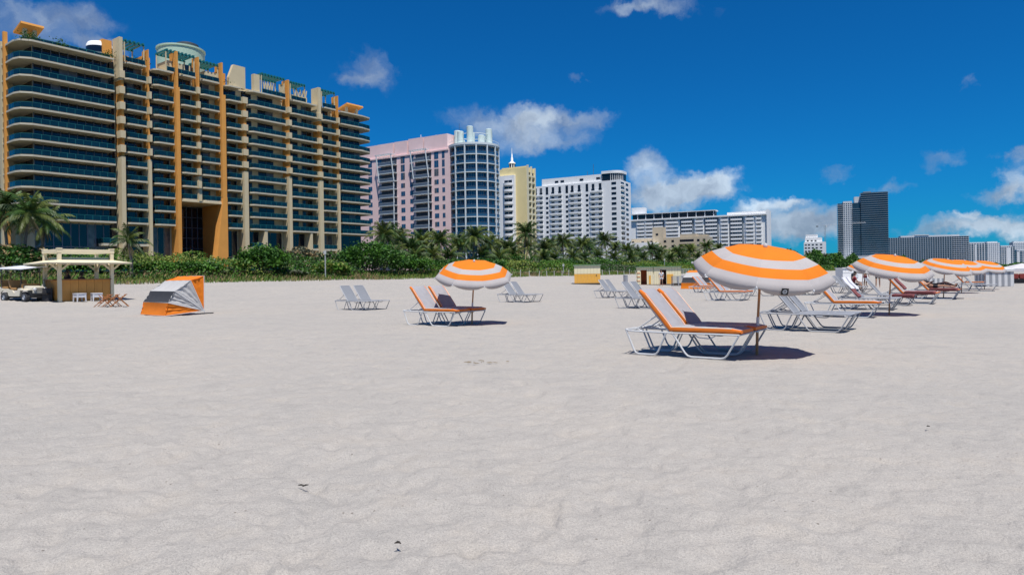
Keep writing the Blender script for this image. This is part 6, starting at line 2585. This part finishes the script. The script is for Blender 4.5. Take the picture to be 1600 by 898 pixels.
person(lw((13, 0), -.06, 0, .50), LZ - R(90), 'lie', 'sunbather in black swimwear reclining under the overlapping umbrellas', None, (.02, .02, .025), SKIN, True, 'people among the far loungers')
person(lw((13, 1), -.06, 0, .50), LZ - R(90), 'lie', 'second sunbather in dark top on the lounger beside the first', (.03, .03, .035), (.02, .02, .025), SKIND, True, 'people among the far loungers')
person(lw((19, 1), .2, .0, .40), LZ - R(60), 'sit', 'person in dark red sitting on a lounger near the white hut', (.22, .02, .03), (.03, .03, .04), SKIN, True, 'people among the far loungers')
p = hit(1372, 449)
person((p.x, p.y, p.z), R(150), 'stand', 'person in maroon standing behind the umbrella next to the white hut', (.20, .03, .04), (.05, .05, .06), SKIN, True, 'people among the far loungers')
p = hit(1352, 447)
person((p.x, p.y, p.z), R(200), 'stand', 'person in black standing right beside the white hut', (.03, .02, .03), (.12, .02, .03), SKIND, True, 'people among the far loungers')

# ------------------------------------------------------------------ rope fence along the dune foot, posts, poles
FP = M('weathered_white_post', (.46, .45, .42), .85, .1, 3)
prev = None
t = thing('rope_fence', 'low rope fence of pale posts along the foot of the dune', 'fence', on_w(640, 59.5))
base = t.location.copy()
pts = []
s = 68.0
while s < 178:
    x, y = sw(s, 59.3 + .5 * math.sin(s * .21))
    pts.append(Vector((x, y, gzf(x, y))))
    s += 2.5 + .3 * math.sin(s)
pm = MB().tube([(0, 0, -.3), (0, 0, 1.02)], .05, 7).mesh('post', FP, True)
for i, p in enumerate(pts):
    q = link('post', pm, t, p - base)
    q.rotation_euler = (random.uniform(-.05, .05), random.uniform(-.05, .05), 0)
    q.scale = (1, 1, random.uniform(.8, 1.12))
    if i:
        a, b = pts[i - 1] - base, p - base
        rp = MB()
        rp.tube([a.lerp(b, f) + Vector((0, 0, .82 - .10 * math.sin(math.pi * f))) for f in (0, .25, .5, .75, 1)], +.006, 4)
        rp.build('rope', FP, t)
for (px, w, y0, lb) in ((508, 63.5, 391, 'slim grey signpost standing in the dune scrub before the brownish shrub'), (1038, 66, 404, 'slim pale pole behind the beach huts'), (880, 64, 412, 'short pale pole at the dune edge beside the storage box')):
    p = on_w(px, w)
    H = at(px, y0, p.y).z - p.z
    tt = thing('signpost', lb, 'post', p)
    MB().tube([(0, 0, -.3), (0, 0, H)], .07, 8).build('pole', M('galvanised_pole', (.34, .35, .35), .5), tt, True)
    MB().box(-.16, .16, -.10, -.075, H - .45, H - .05).build('sign_plate', M('galvanised_plate', (.42, .43, .42), .6), tt)

# ------------------------------------------------------------------ bits of seaweed and twig on the sand
SW_ = M('dry_seaweed', (.035, .028, .022), .9, .3, 20)
for i, (px, py, n, sp, lb) in enumerate(((475, 763, 2, .03, 'pair of dark seaweed twigs on the open sand'), (623, 848, 2, .015, 'single dark scrap of seaweed on the near sand'), (752, 566, 16, .16, 'pale brown scatter of dried seaweed beyond the lone umbrella'),
                                    (1450, 667, 2, .02, 'dark scrap of seaweed right of the emblem umbrella shadow'))):
    g = hit(px, py)
    t = thing('seaweed_scrap', lb, 'seaweed', g, 0)
    for k in range(n):
        x, y = random.gauss(0, sp), random.gauss(0, sp)
        a = random.uniform(0, 6.28)
        l = random.uniform(.012, .028) * (1 if i < 2 or i == 3 else 2.0)
        c, s_ = math.cos(a) * l, math.sin(a) * l
        MB().tube([(x - c, y - s_, .004), (x, y, .008), (x + c, y + s_ * .6, .005)], .005, 5, radii=[.003, .006, .002]).build('strand', SW_ if i != 2 else DRY, t, True)
